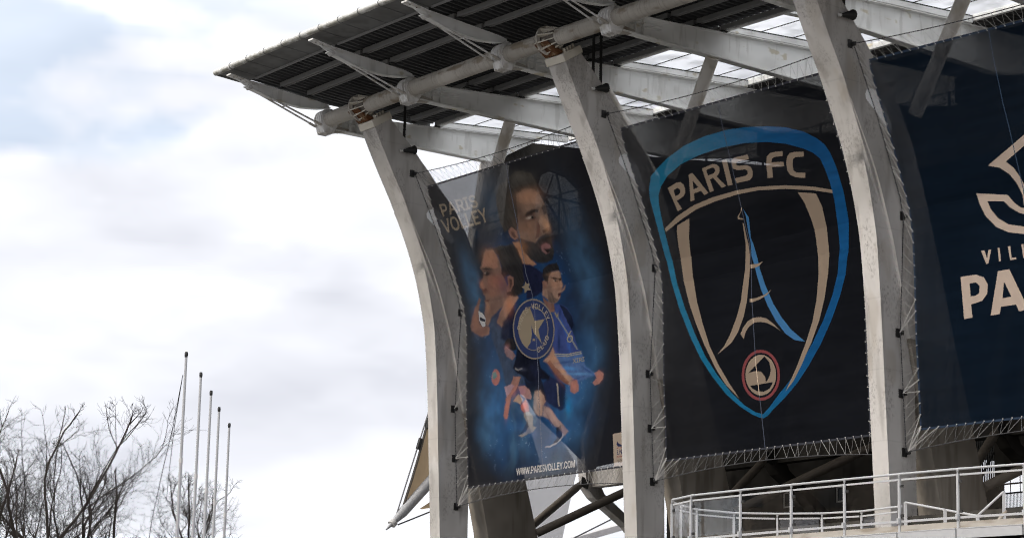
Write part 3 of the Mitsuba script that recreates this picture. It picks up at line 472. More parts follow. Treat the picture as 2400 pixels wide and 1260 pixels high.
ART = [
[1,"crest_outline",[0.0037,0.1274,0.3763],[[39,2169],[40,2236],[41,2311],[43,2376],[54,2413],[83,2455],[124,2475],[194,2502],[291,2528],[400,2541],[510,2543],[600,2536],[699,2521],[781,2502],[852,2475],[902,2443],[929,2417],[942,2387],[952,2331],[955,2252],[947,2175],[938,2120],[926,2050],[921,2034],[910,1972],[879,1894],[839,1816],[787,1735],[727,1665],[672,1612],[611,1566],[550,1528],[523,1508],[503,1501],[483,1505],[444,1522],[385,1558],[320,1610],[256,1681],[195,1760],[140,1854],[92,1955],[53,2065]],[[[70,2165],[70,2192],[72,2271],[80,2350],[91,2382],[117,2412],[167,2443],[250,2470],[347,2484],[459,2490],[578,2485],[677,2471],[759,2450],[830,2421],[866,2401],[891,2376],[899,2340],[906,2288],[905,2233],[892,2151],[889,2075],[882,2040],[873,1978],[845,1904],[802,1822],[749,1745],[689,1674],[634,1622],[579,1579],[531,1537],[500,1516],[464,1527],[412,1557],[348,1612],[284,1682],[223,1761],[168,1856],[121,1956],[81,2061]]]],
[1,"crest_band",[0.305,0.2232,0.1559],[[77,2265],[155,2298],[249,2322],[351,2334],[475,2338],[581,2333],[706,2317],[825,2292],[908,2267],[905,2256],[821,2280],[701,2305],[576,2321],[477,2324],[359,2318],[257,2306],[170,2283],[78,2253]],[]],
[1,"letter",[0.305,0.2232,0.1559],[[148,2401],[199,2412],[220,2411],[231,2400],[232,2383],[226,2370],[211,2360],[191,2355],[174,2351],[189,2319],[164,2315]],[[[174,2388],[194,2394],[205,2388],[205,2378],[193,2370],[174,2368]]]],
[1,"letter",[0.305,0.2232,0.1559],[[270,2429],[291,2431],[338,2352],[315,2348],[306,2365],[268,2361],[261,2339],[240,2337]],[[[281,2405],[298,2379],[271,2376]]]],
[1,"letter",[0.305,0.2232,0.1559],[[342,2438],[398,2444],[416,2440],[426,2429],[422,2414],[410,2404],[400,2400],[432,2361],[409,2358],[382,2398],[365,2395],[367,2355],[346,2353]],[[[360,2429],[393,2433],[402,2427],[402,2418],[388,2412],[361,2410]]]],
[1,"letter",[0.305,0.2232,0.1559],[[447,2448],[471,2448],[464,2360],[440,2360]],[]],
[1,"letter",[0.305,0.2232,0.1559],[[575,2446],[574,2430],[521,2431],[510,2428],[509,2421],[517,2417],[555,2413],[572,2403],[575,2388],[566,2370],[549,2361],[484,2362],[483,2379],[537,2379],[549,2384],[551,2393],[544,2400],[509,2403],[489,2411],[485,2424],[491,2438],[508,2447]],[]],
[1,"letter",[0.305,0.2232,0.1559],[[736,2429],[731,2413],[692,2417],[679,2413],[672,2402],[727,2394],[724,2379],[668,2386],[659,2352],[633,2354],[648,2405],[659,2424],[678,2433],[700,2433]],[]],
[1,"letter",[0.305,0.2232,0.1559],[[829,2410],[823,2395],[785,2400],[771,2394],[762,2374],[760,2358],[770,2350],[809,2342],[802,2325],[761,2335],[739,2347],[732,2364],[737,2389],[749,2408],[766,2417],[790,2417]],[]],
[1,"crest_stripe",[0.305,0.2232,0.1559],[[142,2266],[211,2281],[204,2260],[184,2214],[168,2150],[171,2150],[166,2074],[182,1978],[210,1887],[244,1800],[285,1728],[337,1651],[388,1584],[322,1643],[271,1714],[216,1808],[175,1891],[142,1974],[117,2061],[115,2143],[121,2194],[131,2242]],[]],
[1,"crest_stripe",[0.305,0.2232,0.1559],[[752,2285],[832,2267],[844,2220],[841,2159],[838,2073],[837,2047],[829,1985],[810,1904],[783,1824],[743,1746],[695,1673],[653,1620],[612,1586],[641,1626],[676,1676],[717,1749],[751,1824],[772,1904],[785,1991],[785,2055],[785,2120],[781,2188],[770,2246]],[]],
[1,"tower_leg",[0.007,0.162,0.402],[[481,2272],[498,2238],[482,2168],[497,2100],[504,2054],[528,1990],[565,1914],[603,1859],[648,1808],[714,1755],[666,1766],[621,1796],[577,1847],[538,1908],[508,1972],[487,2036],[471,2104],[478,2193],[486,2249]],[]],
[1,"tower_leg",[0.305,0.2232,0.1559],[[462,2224],[467,2223],[463,2171],[463,2105],[449,2017],[436,1942],[417,1884],[389,1832],[355,1796],[283,1761],[320,1790],[348,1827],[383,1889],[406,1947],[422,2021],[442,2108]],[]],
[1,"tower_tip",[0.305,0.2232,0.1559],[[476,2280],[467,2264],[445,2249],[445,2240],[469,2235],[471,2239],[455,2244],[454,2250],[477,2270]],[]],
[1,"tower_bar",[0.305,0.2232,0.1559],[[460,2075],[493,2072],[524,2077],[501,2063],[481,2060],[459,2060]],[]],
[1,"tower_bar",[0.305,0.2232,0.1559],[[450,1948],[483,1947],[523,1953],[559,1967],[537,1951],[500,1939],[466,1934],[449,1935]],[]],
[1,"tower_arch",[0.305,0.2232,0.1559],[[401,1823],[413,1844],[437,1866],[464,1875],[498,1874],[531,1864],[563,1841],[599,1808],[570,1828],[530,1848],[497,1856],[470,1857],[443,1845],[426,1827],[417,1802]],[]],
[1,"ball_ring",[0.2423,0.0382,0.0452],[[590,1648],[587,1628],[579,1609],[567,1593],[551,1580],[533,1571],[513,1566],[492,1566],[471,1571],[451,1580],[434,1593],[420,1609],[410,1628],[404,1649],[403,1670],[407,1690],[414,1710],[426,1726],[441,1739],[460,1748],[480,1753],[501,1752],[522,1747],[541,1738],[559,1725],[573,1708],[584,1689],[589,1669]],[[[578,1649],[575,1632],[568,1615],[557,1601],[544,1589],[528,1581],[510,1577],[492,1577],[474,1581],[458,1589],[443,1601],[430,1615],[422,1632],[417,1650],[416,1668],[419,1687],[426,1703],[436,1718],[449,1730],[465,1738],[482,1742],[501,1741],[519,1737],[536,1729],[551,1717],[563,1702],[572,1686],[577,1668]]]],
[1,"ball_disc",[0.305,0.2232,0.1559],[[571,1651],[569,1635],[562,1620],[552,1607],[540,1596],[526,1589],[509,1585],[493,1585],[476,1589],[461,1596],[447,1607],[436,1620],[428,1635],[423,1651],[422,1668],[425,1685],[432,1700],[441,1713],[453,1723],[468,1730],[484,1734],[500,1734],[517,1730],[533,1722],[547,1712],[558,1699],[566,1683],[571,1667]],[]],
[1,"ball_boat",[0.007,0.0091,0.0144],[[436,1674],[478,1700],[518,1725],[541,1702],[547,1671],[538,1648],[520,1629],[518,1650],[499,1672],[466,1677]],[]],
[1,"ball_boat",[0.007,0.0091,0.0144],[[442,1626],[555,1627],[538,1606],[508,1597],[475,1603],[453,1615]],[]],
[2,"ship_emblem",[0.5972,0.4452,0.3419],[[351,2238],[513,2308],[671,2361],[683,2337],[503,2275],[422,2239],[445,2215],[462,2181],[472,2140],[483,2080],[456,2082],[456,2125],[441,2168],[423,2199],[393,2224]],[]],
[2,"ship_emblem",[0.5972,0.4452,0.3419],[[279,2161],[399,2136],[422,2105],[443,2087],[469,2078],[511,2081],[541,2105],[558,2126],[675,2109],[647,2053],[598,2009],[531,1990],[448,1997],[389,2012],[341,2038],[304,2080],[286,2124]],[[[318,2128],[382,2117],[403,2093],[434,2071],[473,2055],[528,2058],[558,2085],[574,2100],[633,2091],[608,2054],[559,2024],[505,2015],[450,2022],[390,2039],[351,2066],[328,2099]]]],
[2,"letter",[0.5972,0.4452,0.3419],[[277,1967],[291,1966],[300,1936],[306,1965],[318,1965],[304,1919],[295,1919]],[]],
[2,"letter",[0.5972,0.4452,0.3419],[[343,1966],[351,1966],[354,1920],[346,1920]],[]],
[2,"letter",[0.5972,0.4452,0.3419],[[383,1965],[393,1965],[396,1925],[413,1924],[414,1917],[390,1918]],[]],
[2,"letter",[0.5972,0.4452,0.3419],[[436,1964],[444,1964],[447,1923],[462,1923],[463,1916],[441,1916]],[]],
[2,"letter",[0.5972,0.4452,0.3419],[[488,1963],[514,1962],[514,1956],[496,1956],[497,1945],[510,1945],[511,1939],[497,1940],[499,1927],[516,1927],[516,1920],[492,1921]],[]],
[2,"letter",[0.5972,0.4452,0.3419],[[191,1890],[253,1889],[284,1875],[299,1849],[295,1817],[274,1796],[230,1790],[234,1744],[200,1744]],[[[227,1862],[252,1862],[266,1848],[263,1824],[247,1817],[229,1818]]]],
[2,"letter",[0.5972,0.4452,0.3419],[[340,1888],[385,1888],[455,1742],[417,1742],[406,1766],[348,1766],[342,1742],[306,1742]],[[[363,1849],[389,1795],[355,1794]]]],
[2,"letter",[0.5972,0.4452,0.3419],[[464,1887],[518,1886],[551,1872],[560,1844],[549,1817],[532,1807],[569,1743],[532,1743],[500,1803],[500,1744],[466,1744]],[[[497,1862],[520,1862],[529,1846],[519,1830],[498,1829]]]],
[2,"letter",[0.5972,0.4452,0.3419],[[585,1883],[618,1883],[618,1743],[585,1743]],[]],
[2,"letter",[0.5972,0.4452,0.3419],[[722,1882],[724,1852],[682,1856],[674,1845],[684,1832],[710,1823],[731,1797],[727,1760],[697,1747],[645,1746],[643,1777],[682,1776],[695,1787],[686,1800],[657,1810],[639,1839],[647,1873],[677,1883]],[]],
[0,"glow_streak",[0.016,0.0369,0.0844],[[165,2092],[204,2082],[246,2021],[285,1977],[337,1873],[390,1791],[285,1732],[224,1888],[165,2015]],[]],
[0,"glow_streak",[0.007,0.0685,0.162],[[639,1713],[660,1693],[676,1655],[674,1620],[637,1606],[629,1631]],[]],
[0,"portrait_hair",[0.0343,0.0296,0.0252],[[417,2538],[446,2567],[489,2577],[528,2587],[568,2600],[609,2599],[653,2576],[671,2544],[661,2513],[597,2520],[547,2516],[523,2491],[511,2450],[487,2417],[461,2387],[425,2405],[387,2399],[384,2434],[391,2479],[401,2516]],[]],
[0,"portrait_hair_highlight",[0.0452,0.0409,0.0369],[[529,2574],[577,2590],[611,2588],[642,2566],[644,2545],[586,2551],[543,2546],[509,2548]],[]],
[0,"portrait_face",[0.1946,0.1022,0.0612],[[533,2522],[576,2532],[632,2522],[663,2504],[671,2482],[676,2452],[670,2428],[671,2403],[666,2375],[650,2356],[624,2352],[587,2345],[551,2326],[504,2342],[469,2356],[467,2386],[494,2424],[510,2480]],[]],
[0,"portrait_cheek",[0.2542,0.1329,0.0762],[[628,2418],[652,2419],[666,2387],[662,2371],[647,2369],[620,2382],[597,2365],[581,2346],[560,2337],[581,2367],[605,2393]],[]],
[0,"portrait_forehead",[0.2705,0.1329,0.0762],[[549,2520],[598,2523],[649,2504],[657,2480],[649,2465],[597,2470],[538,2488]],[]],
[0,"portrait_brow",[0.0296,0.0232,0.0194],[[542,2437],[557,2445],[593,2449],[630,2443],[622,2434],[580,2438],[550,2433]],[]],
[0,"portrait_brow",[0.0296,0.0232,0.0194],[[652,2446],[678,2458],[675,2435],[668,2424],[654,2422]],[]],
[0,"portrait_eye",[0.016,0.013,0.0144],[[549,2423],[569,2428],[592,2427],[602,2416],[588,2413],[562,2415]],[]],
[0,"portrait_nose_shadow",[0.0976,0.0319,0.0194],[[608,2403],[612,2383],[582,2346],[558,2342],[580,2368]],[]],
[0,"portrait_nostril",[0.0343,0.016,0.013],[[613,2369],[633,2369],[658,2372],[647,2357],[614,2358]],[]],
[0,"portrait_ear",[0.2623,0.107,0.0648],[[416,2401],[440,2407],[462,2389],[463,2363],[441,2355],[422,2370],[415,2386]],[]],
[0,"portrait_ear_shadow",[0.0802,0.0343,0.0252],[[431,2392],[446,2385],[451,2367],[439,2365],[431,2379]],[]],
[0,"portrait_neck",[0.305,0.1221,0.0423],[[423,2348],[467,2346],[488,2293],[523,2248],[495,2247],[440,2264],[430,2302]],[]],
[0,"portrait_beard",[0.0194,0.0176,0.0176],[[458,2362],[506,2347],[552,2328],[592,2341],[625,2354],[651,2344],[654,2314],[648,2277],[626,2251],[584,2247],[532,2253],[499,2270],[476,2304],[463,2336]],[]],
[0,"portrait_mouth",[0.1878,0.0723,0.0762],[[582,2310],[616,2318],[638,2308],[638,2295],[612,2295],[623,2281],[598,2278],[581,2294]],[]],
[0,"portrait_mouth_shadow",[0.0103,0.007,0.008],[[593,2298],[616,2297],[623,2283],[609,2280]],[]],
[0,"shirt",[0.0044,0.007,0.0343],[[432,2268],[490,2251],[528,2228],[547,2212],[539,2179],[517,2139],[453,2127],[412,2129],[429,2217]],[]],
[0,"shirt_star",[0.2232,0.1714,0.1022],[[431,2197],[433,2184],[455,2188],[440,2172],[447,2158],[428,2161],[406,2152],[411,2167],[398,2179],[417,2181]],[]],
[0,"portrait_face",[0.162,0.0802,0.0545],[[247,2353],[216,2329],[195,2308],[176,2287],[189,2266],[178,2250],[145,2228],[139,2212],[154,2199],[152,2186],[160,2180],[155,2163],[144,2158],[147,2141],[134,2113],[129,2063],[152,2055],[174,2088],[236,2111],[287,2133],[330,2148],[357,2181],[311,2182],[310,2226],[304,2257],[306,2300],[290,2350]],[]],
[0,"portrait_forehead",[0.2623,0.0976,0.0545],[[249,2346],[288,2346],[297,2319],[291,2276],[260,2270],[211,2289],[190,2292],[216,2323]],[]],
[0,"portrait_cheek",[0.1746,0.0723,0.0482],[[203,2242],[249,2248],[295,2224],[297,2197],[255,2169],[198,2168],[175,2198]],[]],
[0,"portrait_eye",[0.0176,0.0116,0.013],[[197,2273],[219,2268],[228,2255],[204,2251],[193,2260]],[]],
[0,"portrait_nose_shadow",[0.0612,0.0194,0.0144],[[148,2202],[175,2204],[181,2195],[155,2192]],[]],
[0,"portrait_lips",[0.0685,0.0212,0.0176],[[151,2162],[178,2161],[164,2154],[147,2157]],[]],
[0,"portrait_neck",[0.2462,0.1144,0.0685],[[290,2150],[349,2162],[362,2143],[323,2111],[292,2087],[260,2045],[239,2037],[207,2065],[234,2099]],[]],
[0,"portrait_hair",[0.0194,0.0176,0.0176],[[255,2351],[297,2349],[416,2347],[439,2322],[447,2278],[438,2237],[426,2196],[392,2158],[346,2149],[293,2159],[295,2178],[349,2203],[365,2222],[342,2234],[311,2228],[298,2245],[310,2278],[310,2317],[294,2343]],[]],
[0,"portrait_ear",[0.2159,0.0887,0.0578],[[332,2227],[349,2232],[368,2221],[351,2190],[321,2172],[296,2172],[300,2186],[321,2203]],[]],
[0,"portrait_ear_shadow",[0.0452,0.0212,0.0194],[[339,2219],[353,2215],[343,2195],[323,2185],[336,2205]],[]],
[0,"hand",[0.162,0.0685,0.0452],[[118,2172],[125,2165],[106,2142],[95,2119],[90,2077],[111,2052],[132,2058],[159,2050],[152,2021],[111,2014],[70,2032],[35,2046],[30,2068],[50,2099],[72,2143],[96,2161]],[]],
[0,"wrist_watch",[0.305,0.305,0.3278],[[95,2125],[121,2111],[136,2087],[126,2055],[108,2055],[92,2087]],[]],
[0,"wrist_watch",[0.013,0.016,0.0343],[[97,2099],[133,2084],[128,2074],[99,2084]],[]],
[0,"jersey_shadow",[0.0044,0.008,0.0296],[[247,2063],[292,2087],[323,2111],[329,2073],[313,2025],[318,1977],[272,1966],[232,1989]],[]],
[0,"player_jersey",[0.0052,0.0296,0.1812],[[577,2081],[607,2077],[655,2056],[685,2018],[693,1984],[684,1965],[701,1925],[719,1882],[744,1862],[756,1832],[726,1824],[582,1859],[560,1920],[571,1968],[563,2040]],[]],
[0,"player_sleeve",[0.0037,0.0091,0.0319],[[613,2074],[655,2055],[685,2018],[695,1984],[682,1965],[653,1998],[629,2043]],[]],
[0,"jersey_hem",[0.016,0.0844,0.2623],[[569,1877],[738,1867],[764,1807],[836,1769],[775,1757],[723,1749],[670,1767],[607,1839]],[]],
[0,"jersey_stripe",[0.2159,0.1946,0.162],[[569,1884],[651,1871],[738,1872],[739,1868],[651,1866],[572,1879]],[]],
[0,"jersey_stripe",[0.2159,0.1946,0.162],[[574,1875],[652,1863],[741,1864],[743,1860],[652,1859],[578,1871]],[]],
[0,"jersey_stripe",[0.1022,0.1274,0.1812],[[591,2027],[600,2028],[719,1882],[708,1881]],[]],
[0,"jersey_collar",[0.1878,0.15,0.0612],[[573,2051],[582,2052],[591,2036],[603,2047],[604,2028],[588,2028]],[]],
[0,"portrait_neck",[0.1384,0.0578,0.0395],[[514,2121],[547,2096],[577,2083],[574,2055],[547,2055],[531,2077],[516,2100]],[]],
[0,"portrait_face",[0.2307,0.117,0.0723],[[569,2192],[591,2210],[640,2206],[649,2197],[643,2176],[645,2155],[635,2135],[658,2149],[652,2133],[642,2127],[623,2121],[620,2105],[604,2091],[577,2085],[547,2096],[543,2108],[515,2129],[529,2172]],[]],
[0,"portrait_beard",[0.0887,0.0545,0.0423],[[551,2140],[570,2129],[581,2107],[605,2099],[600,2090],[577,2085],[547,2096],[544,2112]],[]],
[0,"portrait_hair",[0.016,0.0144,0.0144],[[551,2228],[594,2239],[645,2233],[651,2217],[647,2205],[601,2210],[577,2195],[556,2164],[544,2174],[539,2196]],[]],
[0,"portrait_brow",[0.0144,0.0103,0.0103],[[597,2186],[612,2181],[622,2173],[617,2168],[599,2177]],[]],
[0,"portrait_brow",[0.0144,0.0103,0.0103],[[629,2174],[645,2180],[643,2172],[630,2169]],[]],
[0,"portrait_mouth",[0.0423,0.007,0.0116],[[609,2119],[629,2123],[622,2109],[609,2106]],[]],
[0,"portrait_ear",[0.2159,0.0844,0.0545],[[528,2177],[543,2179],[557,2172],[547,2153],[531,2153]],[]],
[0,"forearm",[0.2623,0.1274,0.0723],[[505,1862],[540,1881],[563,1911],[575,1876],[607,1839],[651,1796],[692,1767],[664,1743],[620,1765],[569,1811],[525,1849]],[]],
[0,"forearm_shadow",[0.162,0.0482,0.0273],[[525,1849],[544,1857],[607,1802],[664,1758],[658,1745],[620,1764],[569,1808]],[]],
[0,"fist",[0.2542,0.0887,0.0685],[[670,1749],[689,1768],[710,1760],[723,1734],[723,1714],[695,1705],[670,1716]],[]],
[0,"fist",[0.2542,0.0887,0.0685],[[817,1776],[842,1783],[872,1765],[866,1741],[842,1724],[817,1723],[805,1737],[830,1754]],[]],
[0,"shorts",[0.0052,0.0116,0.0545],[[544,1793],[607,1763],[639,1748],[640,1654],[605,1650],[525,1692],[500,1769]],[]],
[0,"shorts_cord",[0.2232,0.1878,0.1559],[[585,1759],[594,1758],[600,1708],[605,1668],[597,1668],[590,1709]],[]],
[0,"emblem_ring",[0.162,0.1274,0.0976],[[576,1987],[574,1959],[567,1934],[553,1912],[534,1894],[510,1881],[483,1875],[454,1874],[424,1880],[395,1892],[368,1909],[345,1931],[327,1957],[315,1985],[310,2013],[311,2041],[320,2067],[338,2089],[361,2106],[388,2118],[416,2124],[446,2124],[475,2118],[501,2106],[525,2089],[543,2068],[559,2042],[571,2015]],[[[568,1988],[567,1962],[560,1937],[547,1916],[528,1899],[506,1887],[481,1880],[453,1880],[425,1886],[398,1897],[373,1913],[351,1934],[334,1959],[323,1985],[318,2013],[319,2039],[327,2064],[344,2084],[366,2101],[391,2112],[418,2118],[445,2118],[472,2112],[498,2101],[519,2085],[537,2065],[553,2041],[563,2014]]]],
[0,"emblem_band",[0.007,0.0212,0.0976],[[568,1988],[567,1962],[560,1937],[547,1916],[528,1899],[506,1887],[481,1880],[453,1880],[425,1886],[398,1897],[373,1913],[351,1934],[334,1959],[323,1985],[318,2013],[319,2039],[327,2064],[344,2084],[366,2101],[391,2112],[418,2118],[445,2118],[472,2112],[498,2101],[519,2085],[537,2065],[553,2041],[563,2014]],[[[537,1994],[536,1974],[530,1955],[520,1938],[506,1925],[488,1916],[468,1911],[447,1910],[425,1915],[404,1924],[385,1936],[368,1953],[356,1971],[347,1992],[343,2013],[344,2034],[350,2053],[362,2069],[378,2082],[397,2091],[418,2095],[440,2095],[461,2091],[480,2082],[497,2070],[512,2054],[524,2035],[533,2015]]]],
[0,"emblem_ring",[0.162,0.1274,0.0976],[[537,1994],[536,1974],[530,1955],[520,1938],[506,1925],[488,1916],[468,1911],[447,1910],[425,1915],[404,1924],[385,1936],[368,1953],[356,1971],[347,1992],[343,2013],[344,2034],[350,2053],[362,2069],[378,2082],[397,2091],[418,2095],[440,2095],[461,2091],[480,2082],[497,2070],[512,2054],[524,2035],[533,2015]],[[[532,1994],[531,1975],[525,1957],[516,1941],[502,1928],[486,1919],[467,1915],[447,1914],[426,1918],[406,1927],[388,1939],[372,1955],[360,1973],[352,1992],[348,2013],[349,2032],[354,2051],[365,2066],[381,2079],[399,2087],[419,2092],[439,2092],[459,2087],[478,2079],[494,2067],[508,2052],[520,2034],[528,2014]]]],
[0,"emblem_disc",[0.007,0.0252,0.1221],[[532,1994],[531,1975],[525,1957],[516,1941],[502,1928],[486,1919],[467,1915],[447,1914],[426,1918],[406,1927],[388,1939],[372,1955],[360,1973],[352,1992],[348,2013],[349,2032],[354,2051],[365,2066],[381,2079],[399,2087],[419,2092],[439,2092],[459,2087],[478,2079],[494,2067],[508,2052],[520,2034],[528,2014]],[]],
[0,"emblem_star",[0.1946,0.15,0.0931],[[427,2091],[444,2048],[451,2033],[515,2032],[474,1994],[482,1963],[496,1931],[465,1964],[443,1985],[429,2021],[433,1978],[422,1946],[399,1926],[370,1953],[351,1990],[346,2024],[353,2061],[384,2084]],[]],
[0,"emblem_arch",[0.1946,0.15,0.0931],[[432,1953],[436,1960],[444,1962],[452,1957],[454,1950]],[]],
[0,"player_jersey",[0.0048,0.0056,0.0144],[[337,1937],[376,1915],[435,1911],[473,1877],[490,1833],[544,1793],[541,1779],[487,1787],[474,1772],[416,1786],[377,1813],[337,1831],[311,1855],[323,1883]],[]],
[0,"sleeve_stripe",[0.1878,0.1812,0.1878],[[324,1856],[344,1846],[368,1850],[368,1846],[344,1841],[324,1850]],[]],
[0,"portrait_face",[0.15,0.0762,0.0887],[[255,1952],[284,1943],[311,1926],[327,1908],[307,1892],[270,1907],[251,1927]],[]],
[0,"portrait_hair",[0.013,0.0116,0.013],[[253,1960],[272,1979],[306,1985],[328,1959],[335,1935],[311,1931],[284,1941]],[]],
[0,"forearm",[0.2307,0.0887,0.0612],[[311,1821],[357,1812],[338,1776],[298,1747],[272,1712],[259,1730],[285,1774]],[]],
[0,"forearm",[0.2384,0.0887,0.0648],[[312,1782],[336,1776],[302,1746],[291,1714],[278,1675],[274,1649],[254,1650],[244,1666],[259,1708],[269,1738],[288,1760]],[]],
[0,"forearm_highlight",[0.2623,0.1384,0.1812],[[253,1786],[297,1790],[317,1782],[288,1757],[269,1741],[259,1764]],[]],
[0,"shorts",[0.006,0.0091,0.0252],[[377,1813],[416,1786],[487,1788],[509,1747],[519,1713],[506,1706],[461,1741],[442,1707],[403,1756]],[]],
[0,"thigh",[0.305,0.1221,0.107],[[341,1776],[384,1777],[413,1758],[432,1725],[427,1713],[394,1720],[360,1743]],[]],
[0,"knee",[0.2961,0.162,0.107],[[451,1744],[484,1743],[512,1719],[521,1694],[506,1677],[495,1639],[472,1639],[449,1656],[438,1682],[446,1711]],[]],
[0,"knee_band",[0.0103,0.0116,0.0296],[[488,1741],[507,1732],[521,1712],[524,1699],[516,1699],[507,1719],[489,1734]],[]],
[0,"calf",[0.2705,0.162,0.1441],[[506,1677],[543,1664],[570,1643],[596,1610],[609,1597],[635,1576],[653,1562],[629,1547],[609,1561],[603,1574],[572,1589],[541,1616],[500,1639]],[]],
[0,"shoe",[0.013,0.0144,0.0176],[[578,1582],[604,1587],[616,1560],[608,1537],[583,1522],[550,1516],[579,1540],[575,1565]],[]],
[0,"shoe_sole",[0.305,0.2705,0.305],[[616,1560],[627,1550],[604,1529],[569,1514],[508,1507],[513,1512],[545,1517],[587,1524],[611,1543]],[]],
[0,"calf",[0.2086,0.1812,0.162],[[380,1662],[409,1668],[434,1646],[433,1605],[455,1598],[431,1579],[359,1565],[339,1574],[388,1584],[393,1620],[377,1646]],[]],
[0,"knee_pad",[0.3419,0.0762,0.0545],[[361,1696],[394,1717],[413,1688],[412,1669],[383,1662],[365,1681]],[]],
[0,"thigh",[0.305,0.1746,0.107],[[312,1723],[346,1744],[375,1719],[361,1699],[337,1708]],[]],
[0,"shoe",[0.016,0.0194,0.0252],[[396,1630],[405,1603],[390,1587],[345,1578],[377,1600],[390,1614]],[]],
[0,"ball",[0.305,0.0762,0.0612],[[225,1828],[224,1820],[222,1813],[219,1807],[214,1802],[209,1798],[203,1796],[196,1796],[189,1798],[183,1801],[177,1806],[173,1812],[169,1819],[167,1827],[166,1835],[167,1843],[169,1850],[172,1856],[177,1861],[182,1865],[189,1866],[195,1866],[202,1865],[208,1861],[214,1856],[218,1850],[222,1843],[224,1836]],[]],
[0,"ball_panel",[0.0612,0.1559,0.162],[[170,1852],[194,1857],[204,1835],[188,1822],[172,1830]],[]],
[0,"league_card",[0.3419,0.2542,0.1812],[[916,1522],[992,1525],[992,1393],[919,1396]],[]],
[0,"league_logo",[0.013,0.0194,0.0802],[[941,1492],[950,1482],[965,1475],[982,1476],[982,1468],[943,1470],[937,1481]],[]],
[0,"league_line",[0.2623,0.0452,0.0452],[[938,1467],[990,1465],[990,1463],[937,1464]],[]],
[0,"league_line",[0.2623,0.0452,0.0452],[[937,1433],[989,1432],[989,1429],[937,1429]],[]]]
TXT = [[0,"web_address",[0.4851,0.4452,0.4125],"WWW.PARISVOLLEY.COM",0.322,14.146,0.366,0.267,1],[0,"title",[0.2159,0.162,0.0976],"PARIS",0.0454,25.156,0.2412,0.457,1],[0,"title",[0.2159,0.162,0.0976],"VOLLEY",0.0212,24.518,0.2989,0.512,1],[0,"jersey_number",[0.2232,0.1946,0.15],"6",0.65,19.159,0.0388,0.452,0],[0,"jersey_print",[0.2086,0.1878,0.15],"XIRI",0.6853,18.29,0.071,0.164,1],[0,"league_name",[0.0176,0.0252,0.107],"LNV",0.9396,14.399,0.0454,0.179,1],[0,"league_word",[0.0452,0.0423,0.0395],"VOLLEY",0.9398,14.087,0.0569,0.11,1]]
